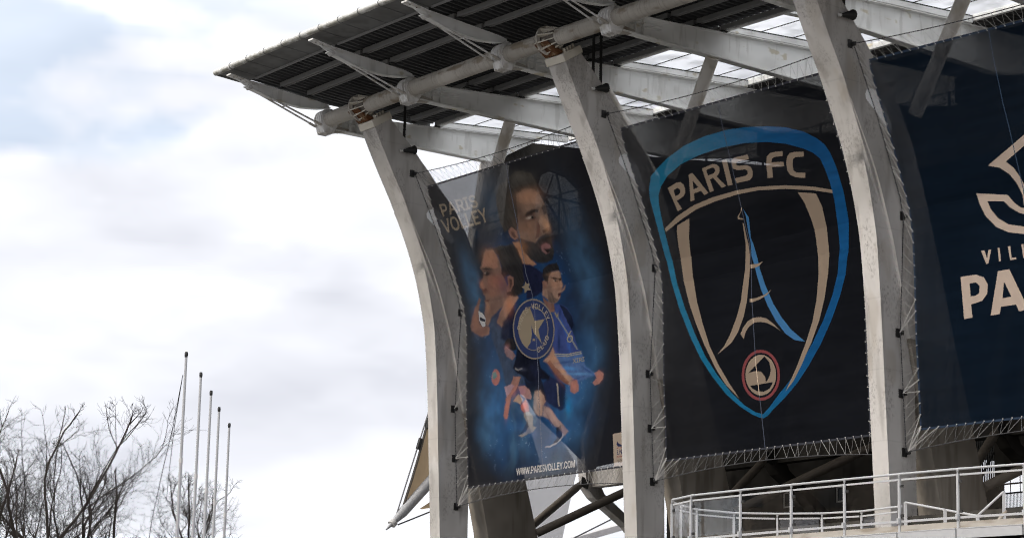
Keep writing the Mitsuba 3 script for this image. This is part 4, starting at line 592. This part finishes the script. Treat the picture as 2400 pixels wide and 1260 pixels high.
BLOBS = [[6.12,25.01,0.652,0.249,0,0.3416,0.1746,0.1043,0.65],[6.64,23.78,0.178,0.34,0,0.3937,0.2103,0.1198,0.6],[5.5,23.88,0.652,0.385,0,0.218,0.1093,0.0685,0.5],[5.31,24.58,0.261,0.499,0,0.0474,0.0332,0.0271,0.65],[5.98,24.31,0.377,0.136,0,0.0506,0.0306,0.0282,0.75],[5.83,24.24,0.178,0.045,0,0.4215,0.3416,0.2938,0.85],[6.0,24.22,0.089,0.054,0,0.0034,0.0034,0.0041,1.0],[6.06,24.41,0.426,0.054,-0.2,0.0179,0.013,0.0115,0.8],[5.91,24.13,0.343,0.036,0,0.0898,0.0474,0.0357,0.5],[6.81,24.38,0.206,0.163,0,0.0474,0.0282,0.0249,0.65],[6.14,23.82,0.124,0.34,0,0.0945,0.0413,0.0282,0.6],[6.75,23.78,0.11,0.145,0,0.462,0.25,0.1488,0.5],[6.47,23.39,0.426,0.127,0,0.0197,0.0161,0.0161,0.85],[5.41,23.13,0.48,0.249,0,0.0506,0.0442,0.0442,0.4],[6.11,25.79,0.618,0.204,0.2,0.0945,0.0853,0.0726,0.45],[4.66,24.82,0.309,0.544,0,0.0575,0.0506,0.0428,0.4],[4.46,25.23,0.206,0.408,0,0.0146,0.0146,0.0146,0.5],[6.23,23.09,0.275,0.1,0,0.1814,0.0685,0.0685,0.4],[4.47,23.83,0.124,0.136,0,0.0853,0.0384,0.0306,0.6],[4.83,23.26,0.275,0.272,-0.5,0.3416,0.1488,0.0647,0.35],[2.62,23.19,0.412,0.295,0,0.2847,0.1427,0.0853,0.65],[2.58,22.2,0.583,0.272,0,0.25,0.0993,0.0685,0.55],[2.96,21.99,0.309,0.34,0,0.0945,0.0474,0.0767,0.5],[1.61,22.22,0.137,0.163,0,0.3517,0.1427,0.0898,0.5],[2.19,22.62,0.288,0.1,0,0.0384,0.026,0.026,0.8],[2.21,22.77,0.329,0.05,0.15,0.0179,0.013,0.013,0.85],[2.07,22.63,0.082,0.036,0,0.3416,0.2714,0.2418,0.7],[2.14,22.61,0.062,0.041,0,0.0034,0.0034,0.0041,1.0],[3.46,22.05,0.11,0.181,0,0.061,0.0306,0.026,0.55],[3.7,23.0,0.412,0.272,0.3,0.0474,0.0413,0.0384,0.4],[4.01,22.44,0.275,0.408,0,0.0115,0.0109,0.0115,0.5],[1.7,21.9,0.151,0.063,0,0.061,0.026,0.0217,0.6],[2.08,21.76,0.343,0.136,0,0.2103,0.0993,0.0647,0.4],[6.17,21.64,0.233,0.181,0,0.3517,0.1814,0.1145,0.55],[6.28,21.81,0.192,0.036,0.25,0.013,0.0078,0.0078,0.9],[6.24,21.73,0.089,0.027,0,0.3416,0.2847,0.25,0.7],[6.27,21.72,0.048,0.032,0,0.0041,0.0034,0.0034,1.0],[6.56,21.74,0.082,0.036,0,0.0217,0.013,0.013,0.8],[5.79,21.42,0.192,0.249,0,0.0993,0.061,0.0506,0.6],[6.53,21.52,0.069,0.1,0,0.3937,0.2029,0.131,0.5],[6.38,21.37,0.137,0.063,0,0.1145,0.0474,0.0384,0.5],[6.22,22.01,0.309,0.054,0,0.3416,0.192,0.1198,0.4],[1.97,21.22,0.515,0.255,-0.4,0.0685,0.0357,0.0293,0.5],[1.63,21.31,0.142,0.234,0,0.2584,0.1253,0.0767,0.45],[3.07,21.19,0.257,0.34,0.4,0.3829,0.1427,0.0685,0.5],[2.34,20.66,0.257,0.255,0.5,0.0506,0.026,0.0237,0.5],[0.71,20.88,0.193,0.34,0,0.2418,0.1093,0.0685,0.4],[1.07,20.36,0.322,0.17,0,0.0993,0.0442,0.0357,0.5],[6.38,18.08,0.483,0.094,0.85,0.4386,0.2418,0.1488,0.55],[5.76,18.62,0.193,0.255,-0.3,0.3416,0.168,0.0993,0.4],[6.06,17.88,0.515,0.077,0.8,0.131,0.0474,0.0332,0.6],[7.16,17.38,0.18,0.17,0,0.4502,0.168,0.1198,0.4],[8.73,17.56,0.167,0.17,0.3,0.4386,0.168,0.1198,0.4],[6.53,19.8,0.064,0.468,-0.55,0.0332,0.0993,0.3416,0.55],[6.83,18.98,0.09,0.255,-0.3,0.0282,0.0898,0.3219,0.5],[6.19,19.22,0.09,0.404,0,0.0027,0.0078,0.0384,0.6],[7.05,19.85,0.129,0.255,-0.3,0.002,0.0041,0.013,0.6],[6.84,18.11,0.45,0.068,0.2,0.061,0.1956,0.4502,0.6],[7.47,17.81,0.644,0.051,0.12,0.0993,0.25,0.4863,0.55],[6.64,18.38,0.515,0.043,0.05,0.0049,0.0237,0.1145,0.6],[7.98,17.89,0.386,0.043,0.5,0.0067,0.0332,0.131,0.6],[7.35,17.64,0.322,0.034,-0.1,0.0067,0.0332,0.131,0.5],[6.29,20.45,0.103,0.255,0.2,0.0034,0.009,0.0506,0.5],[4.01,18.83,0.386,0.213,0,0.0027,0.0034,0.0067,0.6],[3.74,18.45,0.257,0.06,0.2,0.0685,0.0767,0.1145,0.4],[4.68,18.25,0.193,0.34,-0.6,0.0146,0.0197,0.0506,0.4],[2.79,19.49,0.154,0.128,0,0.3416,0.155,0.155,0.35],[4.55,17.72,0.193,0.255,-0.3,0.0027,0.0034,0.009,0.5],[6.39,17.05,0.193,0.383,0,0.0049,0.009,0.0146,0.5],[4.94,17.07,0.142,0.249,-0.1,0.4386,0.267,0.1814,0.5],[5.23,17.01,0.085,0.187,-0.3,0.155,0.0726,0.061,0.5],[5.77,16.32,0.378,0.075,0.95,0.3937,0.2336,0.2029,0.45],[5.48,16.29,0.378,0.044,0.95,0.1368,0.0726,0.0767,0.5],[6.26,15.73,0.283,0.062,0.9,0.3416,0.218,0.1746,0.4],[4.22,16.24,0.142,0.218,0,0.2938,0.2418,0.2029,0.4],[3.98,16.9,0.16,0.156,0.3,0.6913,0.131,0.081,0.5],[2.77,16.91,0.104,0.343,0.15,0.4863,0.155,0.1198,0.4],[3.76,17.54,0.236,0.156,0.4,0.2103,0.0898,0.1746,0.4],[3.26,17.54,0.189,0.281,0.5,0.3829,0.131,0.1145,0.4],[3.43,16.14,0.661,0.187,0,0.0282,0.1043,0.25,0.4],[4.55,16.93,0.283,0.374,0,0.131,0.2418,0.3416,0.3],[4.2,15.82,0.566,0.156,0.3,0.0474,0.0993,0.25,0.4],[6.77,16.57,0.189,0.343,0,0.0058,0.1746,0.4215,0.6],[6.01,15.52,0.755,0.187,-0.3,0.0237,0.0685,0.2103,0.35]]
CRISP = ('emblem', 'league', 'shirt_star', 'wrist_watch', 'jersey_stripe')
def shade(c, i):
    g = (.36, .25, .32)[i]; k = (.95, .86, .82)[i]; m = sum(c) / 3 * g
    return tuple(min(.8, max(.004, (x * (1 - g) + m) * k)) for x in c)
SOFT = {'crest_outline': 'm_print_blue'}
def c_bg0(p, n, uv):
    x, y = uv.x - .46, uv.y - .40
    w = fb(uv.x * 5, uv.y * 6, 1.0, 4); w2 = fb(uv.x * 14 + 3, uv.y * 16, 2.0, 3); st = fb(uv.x * 7 + w * 2, uv.y * 5.5, 5.0, 4)
    r = dr.sqrt(dr.square(x / .42) + dr.square(y / .52)) + (w - .5) * .6
    gl = sm(1.0, .45, r)
    c = mix((.012, .0125, .016), (.010, .033, .092), gl * (.55 + .8 * w2))
    c = mix(c, mi.Color3f(.05, .105, .155), sm(.50, .78, st) * gl * .6)
    for gx, gy, sx, sy, am in ((.80, .66, .07, .16, .9), (.10, .66, .06, .12, .7), (.19, .27, .10, .13, 1.0), (.66, .20, .10, .12, .8), (.80, .36, .08, .12, .5), (.36, .90, .10, .08, .35), (.42, .10, .2, .06, .3)):
        e = dr.exp(-(dr.square((uv.x - gx) / sx) + dr.square((uv.y - gy) / sy))) * am * (.25 + 1.3 * w2) * (.4 + 1.1 * st)
        c = c + mi.Color3f(.026, .082, .165) * e
    return mix(c, mi.Color3f(.16, .22, .30), sm(.80, .95, noise(uv.x * 120, uv.y * 150, 0.0)) * sm(.55, .7, w2) * gl * .7)
def c_bg(base):
    def f(p, n, uv): return mi.Color3f(*base) * (.55 + .5 * fb(uv.x * 6, uv.y * 60, 0.0, 3) + .45 * fb(uv.x * 3, uv.y * 3.5, 7.0, 3))
    return f
def c_blue(p, n, uv): return mix((.012, .125, .225), (.008, .070, .195), sm(.2, .8, uv.x)) * (.8 + .4 * fb(uv.x * 8, uv.y * 70, 0.0, 3))
weave('m_print_blue', mikit.proc(c_blue))
def c_poster(p, n, uv):
    """the players' picture, airbrushed: soft-edged shapes and spots over the blue glow, in metres on the cloth"""
    X, Y = uv.x * BW, uv.y * 12.59 + 13.87
    wx, wy = fb(uv.x * 26, uv.y * 30, 11.0, 3) - .5, fb(uv.x * 26 + 7, uv.y * 30, 13.0, 3) - .5
    x, y = X + wx * .11, Y + wy * .11
    c = c_bg0(p, n, uv)
    fine = fb(uv.x * 60, uv.y * 66, 3.0, 3); streak = fb(uv.x * 120 + uv.y * 40, uv.y * 46, 5.0, 2)
    for b, nm, col, pts, holes in ART:
        if b != 0 or nm.startswith(CRISP): continue
        pg = Polygon([(s / 1000 * BW, z / 100) for s, z in pts]).buffer(0)
        pg = max(geoms(pg), key=lambda q: q.area).simplify(.025); q = list(pg.exterior.coords)
        soft = .10 if nm in ('glow_streak', 'jersey_shadow') else .06 if pg.area > .5 else .04
        d2, ins = mi.Float(9.0), mi.Bool(False)
        for (ax, ay), (bx, by) in zip(q[:-1], q[1:]):
            ex, ey = bx - ax, by - ay; px, py = x - ax, y - ay
            t = dr.clip((px * ex + py * ey) / (ex * ex + ey * ey + 1e-9), 0, 1)
            d2 = dr.minimum(d2, dr.square(px - t * ex) + dr.square(py - t * ey))
            if abs(ey) > 1e-6: ins = ins ^ (((y >= ay) != (y >= by)) & (px < py * (ex / ey)))
        d = dr.sqrt(d2); cov = sm(-soft, soft, dr.select(ins, d, -d))
        k = shade(col, 0)
        if nm.startswith(('portrait_hair', 'portrait_beard')): tex = .55 + .9 * streak
        else: tex = .72 + .56 * fine
        c = mix(c, mi.Color3f(*k) * 1.1 * tex, cov * .96)
    for cx, cy, rx, ry, rot, r, g, bb, a in BLOBS:
        ca, sa = math.cos(rot), math.sin(rot); u, v = (X - cx) / 1.0, -(Y - cy)
        e = dr.exp(-(dr.square((u * ca + v * sa) / rx) + dr.square((-u * sa + v * ca) / ry)) * .8)
        c = mix(c, (r, g, bb), e * (a * (.7 + .6 * fine)))
    return c
weave('m_banner_players', mikit.proc(c_poster)); weave('m_banner_crest', mikit.proc(c_bg((.0075, .0085, .0115)))); weave('m_banner_ship', mikit.proc(c_bg((.004, .0085, .0165))))
BAN = []
for i, (lab, bgm) in enumerate((('printed mesh banner with volleyball players and a web address, leftmost of the three', 'm_banner_players'), ('dark mesh banner with a blue football club shield and a tower emblem', 'm_banner_crest'), ('navy mesh banner with a pale ship emblem and city lettering, cut by the right edge', 'm_banner_ship'))):
    k = thing('printed_banner', lab, 'banner'); BAN.append(k)
    full = sbox(0, 13.87, BW, 26.46)
    items = []
    for b, nm, c, pts, holes in ART:
        if b != i or (i == 0 and not nm.startswith(CRISP)): continue
        pg = Polygon([(s / 1000 * BW, z / 100) for s, z in pts], [[(s / 1000 * BW, z / 100) for s, z in h] for h in holes]).buffer(0)
        if nm == 'crest_outline':
            items.append((nm, (.01, .13, .31), pg))
        else: items.append((nm, shade(c, i), pg))
    for b, nm, c, t, s0, z0, ds, h, bold in TXT:
        if b != i: continue
        x = 0.0; whole = text_poly(t, bold); w0 = whole.bounds; sx = ds * BW / (w0[2] - w0[0])
        items.append((nm, shade(c, i), affinity.affine_transform(whole, [sx, 0, 0, h, s0 * BW - w0[0] * sx, z0])))
    if i == 0:
        for word, a0, a1 in (('PARIS VOLLEY', 168, 22), ('CLUB', -72, -30)):
            for j, ch in enumerate(word):
                if ch == ' ': continue
                a = math.radians(a0 + (a1 - a0) * j / (len(word) - 1)); g = text_poly(ch, 1); bb = g.bounds
                g = affinity.translate(g, -(bb[0] + bb[2]) / 2, -.5); g = affinity.scale(g, .22, .22, origin=(0, 0))
                up_ = a - math.pi / 2 if word != 'CLUB' else a + math.pi / 2
                g = affinity.rotate(g, math.degrees(up_), origin=(0, 0)); g = affinity.translate(g, 0.4443 * BW + .985 * math.cos(a), 20.0 + .93 * math.sin(a))
                items.append(('emblem_letter', (.21, .185, .15), g))
    # seam: a double overlap of cloth down the middle, less open than the rest
    xs = {0: [(26.46, .527), (24, .478), (22.26, .447), (20, .455), (18, .473), (13.87, .490)], 1: [(26.46, .508), (23.5, .479), (19.6, .459), (17, .475), (13.87, .505)], 2: [(26.46, .487), (24.2, .467), (21.6, .461), (18, .47), (13.87, .5)]}[i]
    seam = LineString([(s * BW, z) for z, s in xs]).buffer(.016, cap_style=2).intersection(full)
    used = seam; out = []
    for nm, c, pg in items[::-1]:
        pg = pg.intersection(full); vis = pg.difference(used); sp = pg.intersection(seam)
        out.append((nm, c, vis)); used = unary_union([used, pg])
    for nm, c, vis in out[::-1]:
        mk = 'm_print_%d_%d_%d' % tuple(int(round(x * 1000)) for x in c)
        if mk not in scene and nm not in SOFT: weave(mk, c)
        big = [g_ for g_ in geoms(vis) if g_.area > .002]
        for g_ in big if nm not in ('web_address', 'title', 'jersey_print', 'league_name', 'league_word') else [vis]:
            r = cloth(i, g_)
            if r: part(k, nm, r[0], SOFT.get(nm, mk), **({'uv': r[1]} if nm in SOFT else {}))
    bg = full.difference(used)
    for g_ in geoms(bg):
        r = cloth(i, g_)
        if r and g_.area > .002: part(k, 'cloth', r[0], bgm, uv=r[1])
    # the seam takes the print's colour, closed weave
    left = seam; sc = {0: (.075, .085, .12), 1: (.05, .06, .09), 2: (.03, .055, .10)}[i]
    for nm, c, pg in items[::-1]:
        hit = pg.intersection(left)
        if hit.area > 2e-3:
            left = left.difference(hit); r = cloth(i, hit)
            if r and max(c) > .12 and len(geoms(hit)) == 1:
                mk = 'm_seam_%d_%d_%d' % tuple(int(round(min(.8, x * 2.0) * 1000)) for x in c)
                if mk not in scene: mat(mk, tuple(min(.8, x * 2.0) for x in c), .7, .2)
                part(k, 'seam', r[0], mk)
            elif r: left = left.union(hit)
    mk = 'm_seam_base_%d' % i; mat(mk, sc, .7, .2)
    for g_ in geoms(left):
        r = cloth(i, g_)
        if r: part(k, 'seam', r[0], mk)
    # hems, eyelets
    hem = full.difference(full.buffer(-.07)); r = cloth(i, hem, .008)
    mh = 'm_hem_%d' % i; mat(mh, {0: (.03, .03, .036), 1: (.028, .03, .04), 2: (.014, .028, .055)}[i], .7, .2)
    part(k, 'hem', r[0], mh)
    rng = R_(40 + i)
    top_e = [surf(i, s, 26.40, .03) for s in np.linspace(.005, .995, 30)]; bot_e = [surf(i, s, 13.93, .03) for s in np.linspace(.005, .995, 28)]
    zl = np.linspace(26.3, 14.0, 32); lef = [surf(i, .006, z, .03) for z in zl]; rig = [surf(i, .994, z, .03) for z in zl]
    part(k, 'eyelet', cat([trimesh.creation.icosphere(1, .024).apply_translation(p) or 0 if False else (lambda m: (m.apply_translation(p), m)[1])(trimesh.creation.icosphere(1, .024)) for p in top_e + bot_e + lef + rig]), 'm_pale_steel', stuff=True)
    # cables strung between the anchor plates, and the zigzag lacing
    def sag(p, q, d, m=13): return [p + (q - p) * f + np.array([0, 0, d * 4 * f * (1 - f)]) for f in np.linspace(0, 1, m)]
    tc = sag(P(i, .02, 27.0, -.30), P(i + 1, .02, 27.0, .98), -.20); bc = sag(P(i, -2.72, 13.14, -.16), P(i + 1, -2.72, 13.14, .86), .30)
    lcz = [(.0, 27.0, -.24), (-1.2, 24.65, -.26), (-2.42, 22.0, -.22), (-2.62, 21.3, -.2), (-2.50, 17.24, -.10), (-2.62, 15.15, -.10), (-2.74, 13.14, -.10)]
    lc = [P(i, n, z, t) for n, z, t in lcz]; rc = [P(i + 1, n, z, .75 - t) for n, z, t in lcz]
    for pts in (tc, bc, lc, rc): part(k, 'edge_cable', tube(pts, .017, 6), 'm_dark_rope')
    def along(pts, f):
        pts = np.array(pts); d = np.r_[0, np.cumsum(np.linalg.norm(np.diff(pts, axis=0), axis=1))]
        return np.array([np.interp(f * d[-1], d, pts[:, j]) for j in range(3)])
    def zig(edge, cable, jit):
        o, m = [], len(edge)
        for j, e in enumerate(edge):
            o.append(e); f = (j + .5 + jit * rng.uniform(-.5, .5)) / m
            o.append(along(cable, min(1, max(0, f))))
        return o
    for e, c in ((top_e, tc), (bot_e, bc), (lef, lc), (rig, rc)):
        part(k, 'lacing', tube(zig(e, c, .9), (.009 if i else .008), 4, False), 'm_rope' if i or c is not tc else 'm_dark_rope')
    # a few extra turns of rope at the corners and plates
    for c0, pts in ((P(i, -2.72, 13.14, -.2), bot_e[:3] + lef[-2:]), (P(i, -2.6, 15.15, -.1), lef[-6:-3]), (P(i, -2.47, 17.24, -.1), lef[-12:-10])):
        for e in pts: part(k, 'tie_rope', tube([c0, e], .012, 4, False), 'm_rope')

# ---------------------------------------------------------------- raised walkway with glass railing, in front
WK = thing('raised_walkway', 'raised walkway with white railing and glass panels at the lower right', 'walkway')
OUT = [(4.05, 59.18), (4.44, 58.22), (5.50, 56.95), (6.55, 55.73), (7.61, 54.56), (8.66, 53.42), (9.75, 52.34), (10.96, 51.29), (12.25, 50.35), (13.6, 49.5)]
INN = [(4.36, 60.35), (4.81, 61.15), (5.79, 61.72), (6.88, 61.69), (7.97, 61.37), (8.87, 60.71), (9.62, 59.52)]
deckp = Polygon(OUT + [(16, 54), (13.5, 57)] + INN[::-1])
ZT = 8.6
def grow(d): return deckp.buffer(d, join_style=2)
part(WK, 'deck', slab(list(grow(.02).exterior.coords)[:-1], 7.30, 7.46), 'm_band')
part(WK, 'soffit', slab(list(grow(-.05).exterior.coords)[:-1], 6.78, 6.98), 'm_dark_concrete')
part(WK, 'column', tube([(9.5, 57.5, 0), (9.5, 57.5, 6.8)], .5, 24), 'm_concrete', smooth=40)
part(WK, 'column', tube([(6.2, 59.3, 0), (6.2, 59.3, 6.8)], .5, 24), 'm_concrete', smooth=40)
def rail(path, ends, inner=False):
    path = [np.array(p, float) for p in path]
    V = lambda p, z: np.array([p[0], p[1], z])
    for j, p in enumerate(path):
        d = nrm(path[min(j + 1, len(path) - 1)] - path[max(j - 1, 0)]); o = np.array([d[1], -d[0]]) * (1 if not inner else -1)
        w = .05
        ps = part(WK, 'post', bar(V(p + o * .02, 7.16), V(p + o * .02, ZT - .10), w, .05, up=(d[0], d[1], 0)), 'm_white_rail')
        part(ps, 'bend', tube([V(p + o * .02, ZT - .12), V(p + o * .02, ZT - .05), V(p + o * .02 + d * .03, ZT), V(p + d * .12, ZT)], .028, 10), 'm_white_rail', smooth=40)
        part(ps, 'bracket', bar(V(p + o * .06, 7.50), V(p + o * .06, 7.62), .08, .05, up=(d[0], d[1], 0)), 'm_white_rail')
        for z in (8.33, 7.68): part(ps, 'glass_clip', bar(V(p + d * .07, z - .03), V(p + d * .07, z + .03), .05, .05, up=(d[0], d[1], 0)), 'm_black')
        if j == len(path) - 1: break
        q = path[j + 1]; e = nrm(q - p)
        part(WK, 'handrail', tube([V(p, ZT), V(q, ZT)], .026, 12), 'm_white_rail', smooth=40)
        part(WK, 'upper_rail', bar(V(p + e * .05, ZT - .125), V(q - e * .05, ZT - .125), .035, .04), 'm_white_rail')
        part(WK, 'lower_rail', bar(V(p + e * .05, 7.55), V(q - e * .05, 7.55), .04, .05), 'm_white_rail')
        a, b = p + e * .07, q - e * .07
        part(WK, 'glass_pane', sheet([[V(a, 7.60), V(b, 7.60)], [V(a, 8.44), V(b, 8.44)]]), 'm_clear_glass')
        if not inner:
            oo = np.array([e[1], -e[0]])
            part(WK, 'fascia_panel', bar(V(p + e * .012 + oo * .09, 7.19), V(q - e * .012 + oo * .09, 7.19), .06, .20), 'm_white_rail')
            part(WK, 'drip_edge', bar(V(p + e * .01 + oo * .07, 7.305), V(q - e * .01 + oo * .07, 7.305), .12, .02), 'm_white_rail')
            part(WK, 'lower_fascia', bar(V(p + e * .012 + oo * .05, 6.92), V(q - e * .012 + oo * .05, 6.92), .06, .22), 'm_white_rail')
rail(OUT, True); rail(INN, False, True)
part(WK, 'handrail', tube([(4.05, 59.18, ZT), (4.12, 59.8, ZT), (4.36, 60.35, ZT)], .026, 12), 'm_white_rail', smooth=40)
part(WK, 'glass_pane', sheet([[(4.06, 59.25, 7.6), (4.34, 60.28, 7.6)], [(4.06, 59.25, 8.44), (4.34, 60.28, 8.44)]]), 'm_clear_glass')
st = [(9.75, 59.3, 8.68), (11.1, 57.2, 8.15), (11.75, 57.3, 8.75)]
part(WK, 'stair_rail', tube([np.array(p) for p in st[:2]], .028, 10), 'm_white_rail', smooth=40); part(WK, 'stair_rail', tube([np.array(p) for p in st[1:]], .028, 10), 'm_white_rail', smooth=40)
part(WK, 'stair_rail', tube([np.array((11.3, 57.2, 7.7)), np.array((11.8, 57.3, 8.3))], .04, 10), 'm_band', smooth=40)
for p in (st[0], (10.5, 58.1, 8.4), st[1], st[2]): part(WK, 'stair_post', bar((p[0], p[1], 7.46), (p[0], p[1], p[2]), .07, .07, up=(1, 0, 0)), 'm_white_rail')

# ---------------------------------------------------------------- flagpoles
FPX = [-7.99, -7.99, -8.07, -8.18, -8.23]; FPY = [59.19, 62.19, 65.15, 68.05, 71.15]
FL = ['tallest looking bare flagpole with a loose halyard, nearest the bare trees', 'second bare flagpole from the left', 'middle one of the five bare flagpoles', 'fourth bare flagpole from the left', 'last bare flagpole, nearest the stadium rib']
for j in range(5):
    k = thing('flagpole', FL[j], 'flagpole', None); x, y = FPX[j], FPY[j]
    part(k, 'lower_pole', tube([(x, y, 0), (x, y, 9.30)], [.046, .040], 16), 'm_pole', smooth=40)
    part(k, 'upper_pole', tube([(x, y, 9.30), (x, y, 11.86)], [.037, .033], 16), 'm_pole', smooth=40)
    part(k, 'sleeve', tube([(x, y, 9.22), (x, y, 9.34)], .050, 16), 'm_pale_steel', smooth=40)
    part(k, 'cap', tube([(x, y, 11.84), (x, y, 11.89), (x, y, 11.91), (x, y, 11.96), (x, y, 11.98)], [.034, .044, .044, .04, .03], 14), 'm_black', smooth=40)
    part(k, 'base', tube([(x, y, 0), (x, y, .05)], .2, 16), 'm_pole')
    if j == 0:
        part(k, 'halyard', tube([(x - .06, y, 11.4), (x - .22, y, 10.2), (x - .42, y, 9.1), (x - .62, y, 7.9), (x - .75, y, 6.6)], .010, 5), 'm_dark_rope')
        part(k, 'halyard', tube([(x - .06, y, 11.4), (x - .2, y, 10.1), (x - .28, y, 8.9), (x - .30, y, 8.3), (x - .24, y, 8.24), (x - .03, y, 8.2)], .008, 5), 'm_dark_rope')

# ---------------------------------------------------------------- bare trees
def grow_tree(seed, base, height, fork, limbs, spread, r0, lean=(0, 0)):
    rng = R_(seed); trunk, limb, twig = [], [], []
    base = np.array(base, float); top = base + np.array([lean[0] * fork, lean[1] * fork, fork])
    mid = (base + top) / 2 + rng.normal(0, .12, 3) * (1, 1, 0)
    trunk.append(tube([base, mid, top], [r0 * 1.3, r0, r0 * .85], 10))
    H = base[2] + height
    def branch(p, d, L, r, lev):
        n = 5; pts = [p]; dd = nrm(d)
        for s in range(n):
            bend = rng.normal(0, .13 if lev < 3 else .22, 3); dd = nrm(dd + bend + np.array([0, 0, .07 if lev < 3 else .05])); pts.append(pts[-1] + dd * L / n * (1 if pts[-1][2] < H - .5 else .35))
        rr = np.linspace(r, r * .55, n + 1)
        (limb if lev <= 2 else twig).append(tube(pts, rr, 7 if lev < 2 else 5 if lev < 3 else 3, False))
        if lev >= 5 or r < .003: return
        nk = {0: 4, 1: 4, 2: 4, 3: 4, 4: 2}[lev]
        for c in range(nk):
            f = 1.0 if c == 0 else rng.uniform(.28, .95); q = np.array([np.interp(f * n, np.arange(n + 1), np.array(pts)[:, j]) for j in range(3)])
            dir0 = nrm(pts[min(n, int(f * n) + 1)] - pts[min(n - 1, int(f * n))]); ax = nrm(np.cross(dir0, rng.normal(0, 1, 3))); a = (rng.uniform(.1, .3) if c == 0 else rng.uniform(.4, .85))
            nd = dir0 * math.cos(a) + ax * math.sin(a)
            Lk = L * (rng.uniform(.62, .8) if c == 0 else rng.uniform(.42, .68))
            if q[2] + Lk * max(nd[2], 0) > H + .25: Lk *= max(.25, (H + .25 - q[2]) / max(Lk * nd[2], .01)) if q[2] < H else .2
            branch(q, nd, Lk, max(.005, r * (.62 if c == 0 else rng.uniform(.36, .5))), lev + 1)
    for j in range(limbs):
        a = 2 * math.pi * (j + rng.uniform(-.25, .25)) / limbs + seed; t = rng.uniform(.45, 1.0) * spread
        f = rng.uniform(.82, 1.0); branch(base + (top - base) * f, [math.cos(a) * t, math.sin(a) * t, 1], (height - fork) * rng.uniform(.52, .66), r0 * rng.uniform(.42, .56), 0)
    return cat(trunk), cat(limb), cat(twig)
TREES = [(3, (-13.6, 70.0, 0), 12.3, 6.8, 4, .36, .13, 'tallest bare tree, a tangle of upright branches at the lower left'), (11, (-15.5, 71.5, 0), 11.3, 6.4, 4, .38, .13, 'bare tree half cut off by the left edge of the picture'),
         (7, (-13.0, 73.0, 0), 11.6, 6.9, 4, .32, .11, 'bare tree with thin rising branches just right of the tallest one'), (23, (-12.3, 74.5, 0), 10.8, 6.2, 4, .36, .13, 'bare tree whose branches reach towards the flagpoles'),
         (31, (-10.75, 84.0, 0), 11.9, 8.9, 5, .66, .10, 'smaller bare tree standing behind the flagpoles')]
for sd, b, h, f, l, sp, r, lab in TREES:
    k = thing('bare_tree', lab, 'tree', None)
    tr, li, tw = grow_tree(sd, b, h, f, l, sp, r)
    part(k, 'trunk', tr, 'm_bark', smooth=40); part(k, 'limb', li, 'm_bark', smooth=40); part(k, 'twig', tw, 'm_bark', stuff=True)

# ---------------------------------------------------------------- low houses far behind the trees
def house(x0, x1, y, d, z, lab, m, eave):
    k = thing('distant_building', lab, 'building')
    part(k, 'wall', slab([(x0, y), (x1, y), (x1, y + d), (x0, y + d)], 0, z - .5), m)
    part(k, 'roof', slab([(x0 - eave, y - eave), (x1 + eave, y - eave), (x1 + eave, y + d + eave), (x0 - eave, y + d + eave)], z - .495, z), 'm_roof_brown')
    for zz in np.arange(2, z - 2.2, 3.0):
        for x in np.arange(x0 + 1.2, x1 - 1.5, 2.6):
            w = part(k, 'window', bar((x, y - .02, zz + .75), (x + 1.2, y - .02, zz + .75), .06, 1.5), 'm_dark_glass')
            part(w, 'sill', bar((x - .1, y - .08, zz - .06), (x + 1.3, y - .08, zz - .06), .2, .08), 'm_pale_plate')
house(-27.5, -20.6, 112, 10, 12.35, 'low tan building with a brown flat roof behind the bare trees', 'm_tan_wall', .4)
house(-39.5, -29.4, 124, 12, 15.6, 'taller tan building at the extreme left edge of the picture', 'm_tan_wall', .15)
# unseen blocks of flats, added to cut low sky light and pane reflections
def block(x0, x1, y0, y1, z, face, lab):
    k = thing('added_apartment_block', lab, 'building'); xf = x0 - .03 if x0 > 0 else x1 + .03
    part(k, 'wall', slab([(x0, y0), (x1, y0), (x1, y1), (x0, y1)], 0, z), 'm_tan_wall')
    part(k, 'roof', slab([(x0 - .4, y0 - .4), (x1 + .4, y0 - .4), (x1 + .4, y1 + .4), (x0 - .4, y1 + .4)], z + .005, z + .6), 'm_fascia')
    for zz in np.arange(1.2, z - 2, 3.1):
        for c in np.arange((y0 if face == 'x' else x0) + 1.5, (y1 if face == 'x' else x1) - 2, 4.2):
            a, b = ((xf, c, zz + .8), (xf, c + 1.6, zz + .8)) if face == 'x' else ((c, y1 + .03, zz + .8), (c + 1.6, y1 + .03, zz + .8))
            part(k, 'window', bar(a, b, .06, 1.6), 'm_dark_glass')
block(58, 72, 8, 96, 25, 'x', 'long tan block of flats right of the picture, added to cut low sky light')
block(-28, 50, -62, -48, 25, 'y', 'long tan block of flats behind the viewpoint, added to cut low sky light')
block(-84, -68, -30, 62, 24, 'x', 'long tan block of flats on the left outside the picture, added to darken pane reflections')
for sd, b_, h, f, l, sp, r, lab in ((5, (-27, 47, 0), 13, 4.5, 5, .5, .16, 'bare tree outside the picture on the left, nearer'), (9, (-33, 54, 0), 14, 4.5, 5, .5, .16, 'bare tree outside the picture on the left, farther')):
    k = thing('bare_tree', lab, 'tree', None); tr, li, tw = grow_tree(sd, b_, h, f, l, sp, r)
    part(k, 'trunk', tr, 'm_bark', smooth=40); part(k, 'limb', li, 'm_bark', smooth=40); part(k, 'twig', tw, 'm_bark', stuff=True)
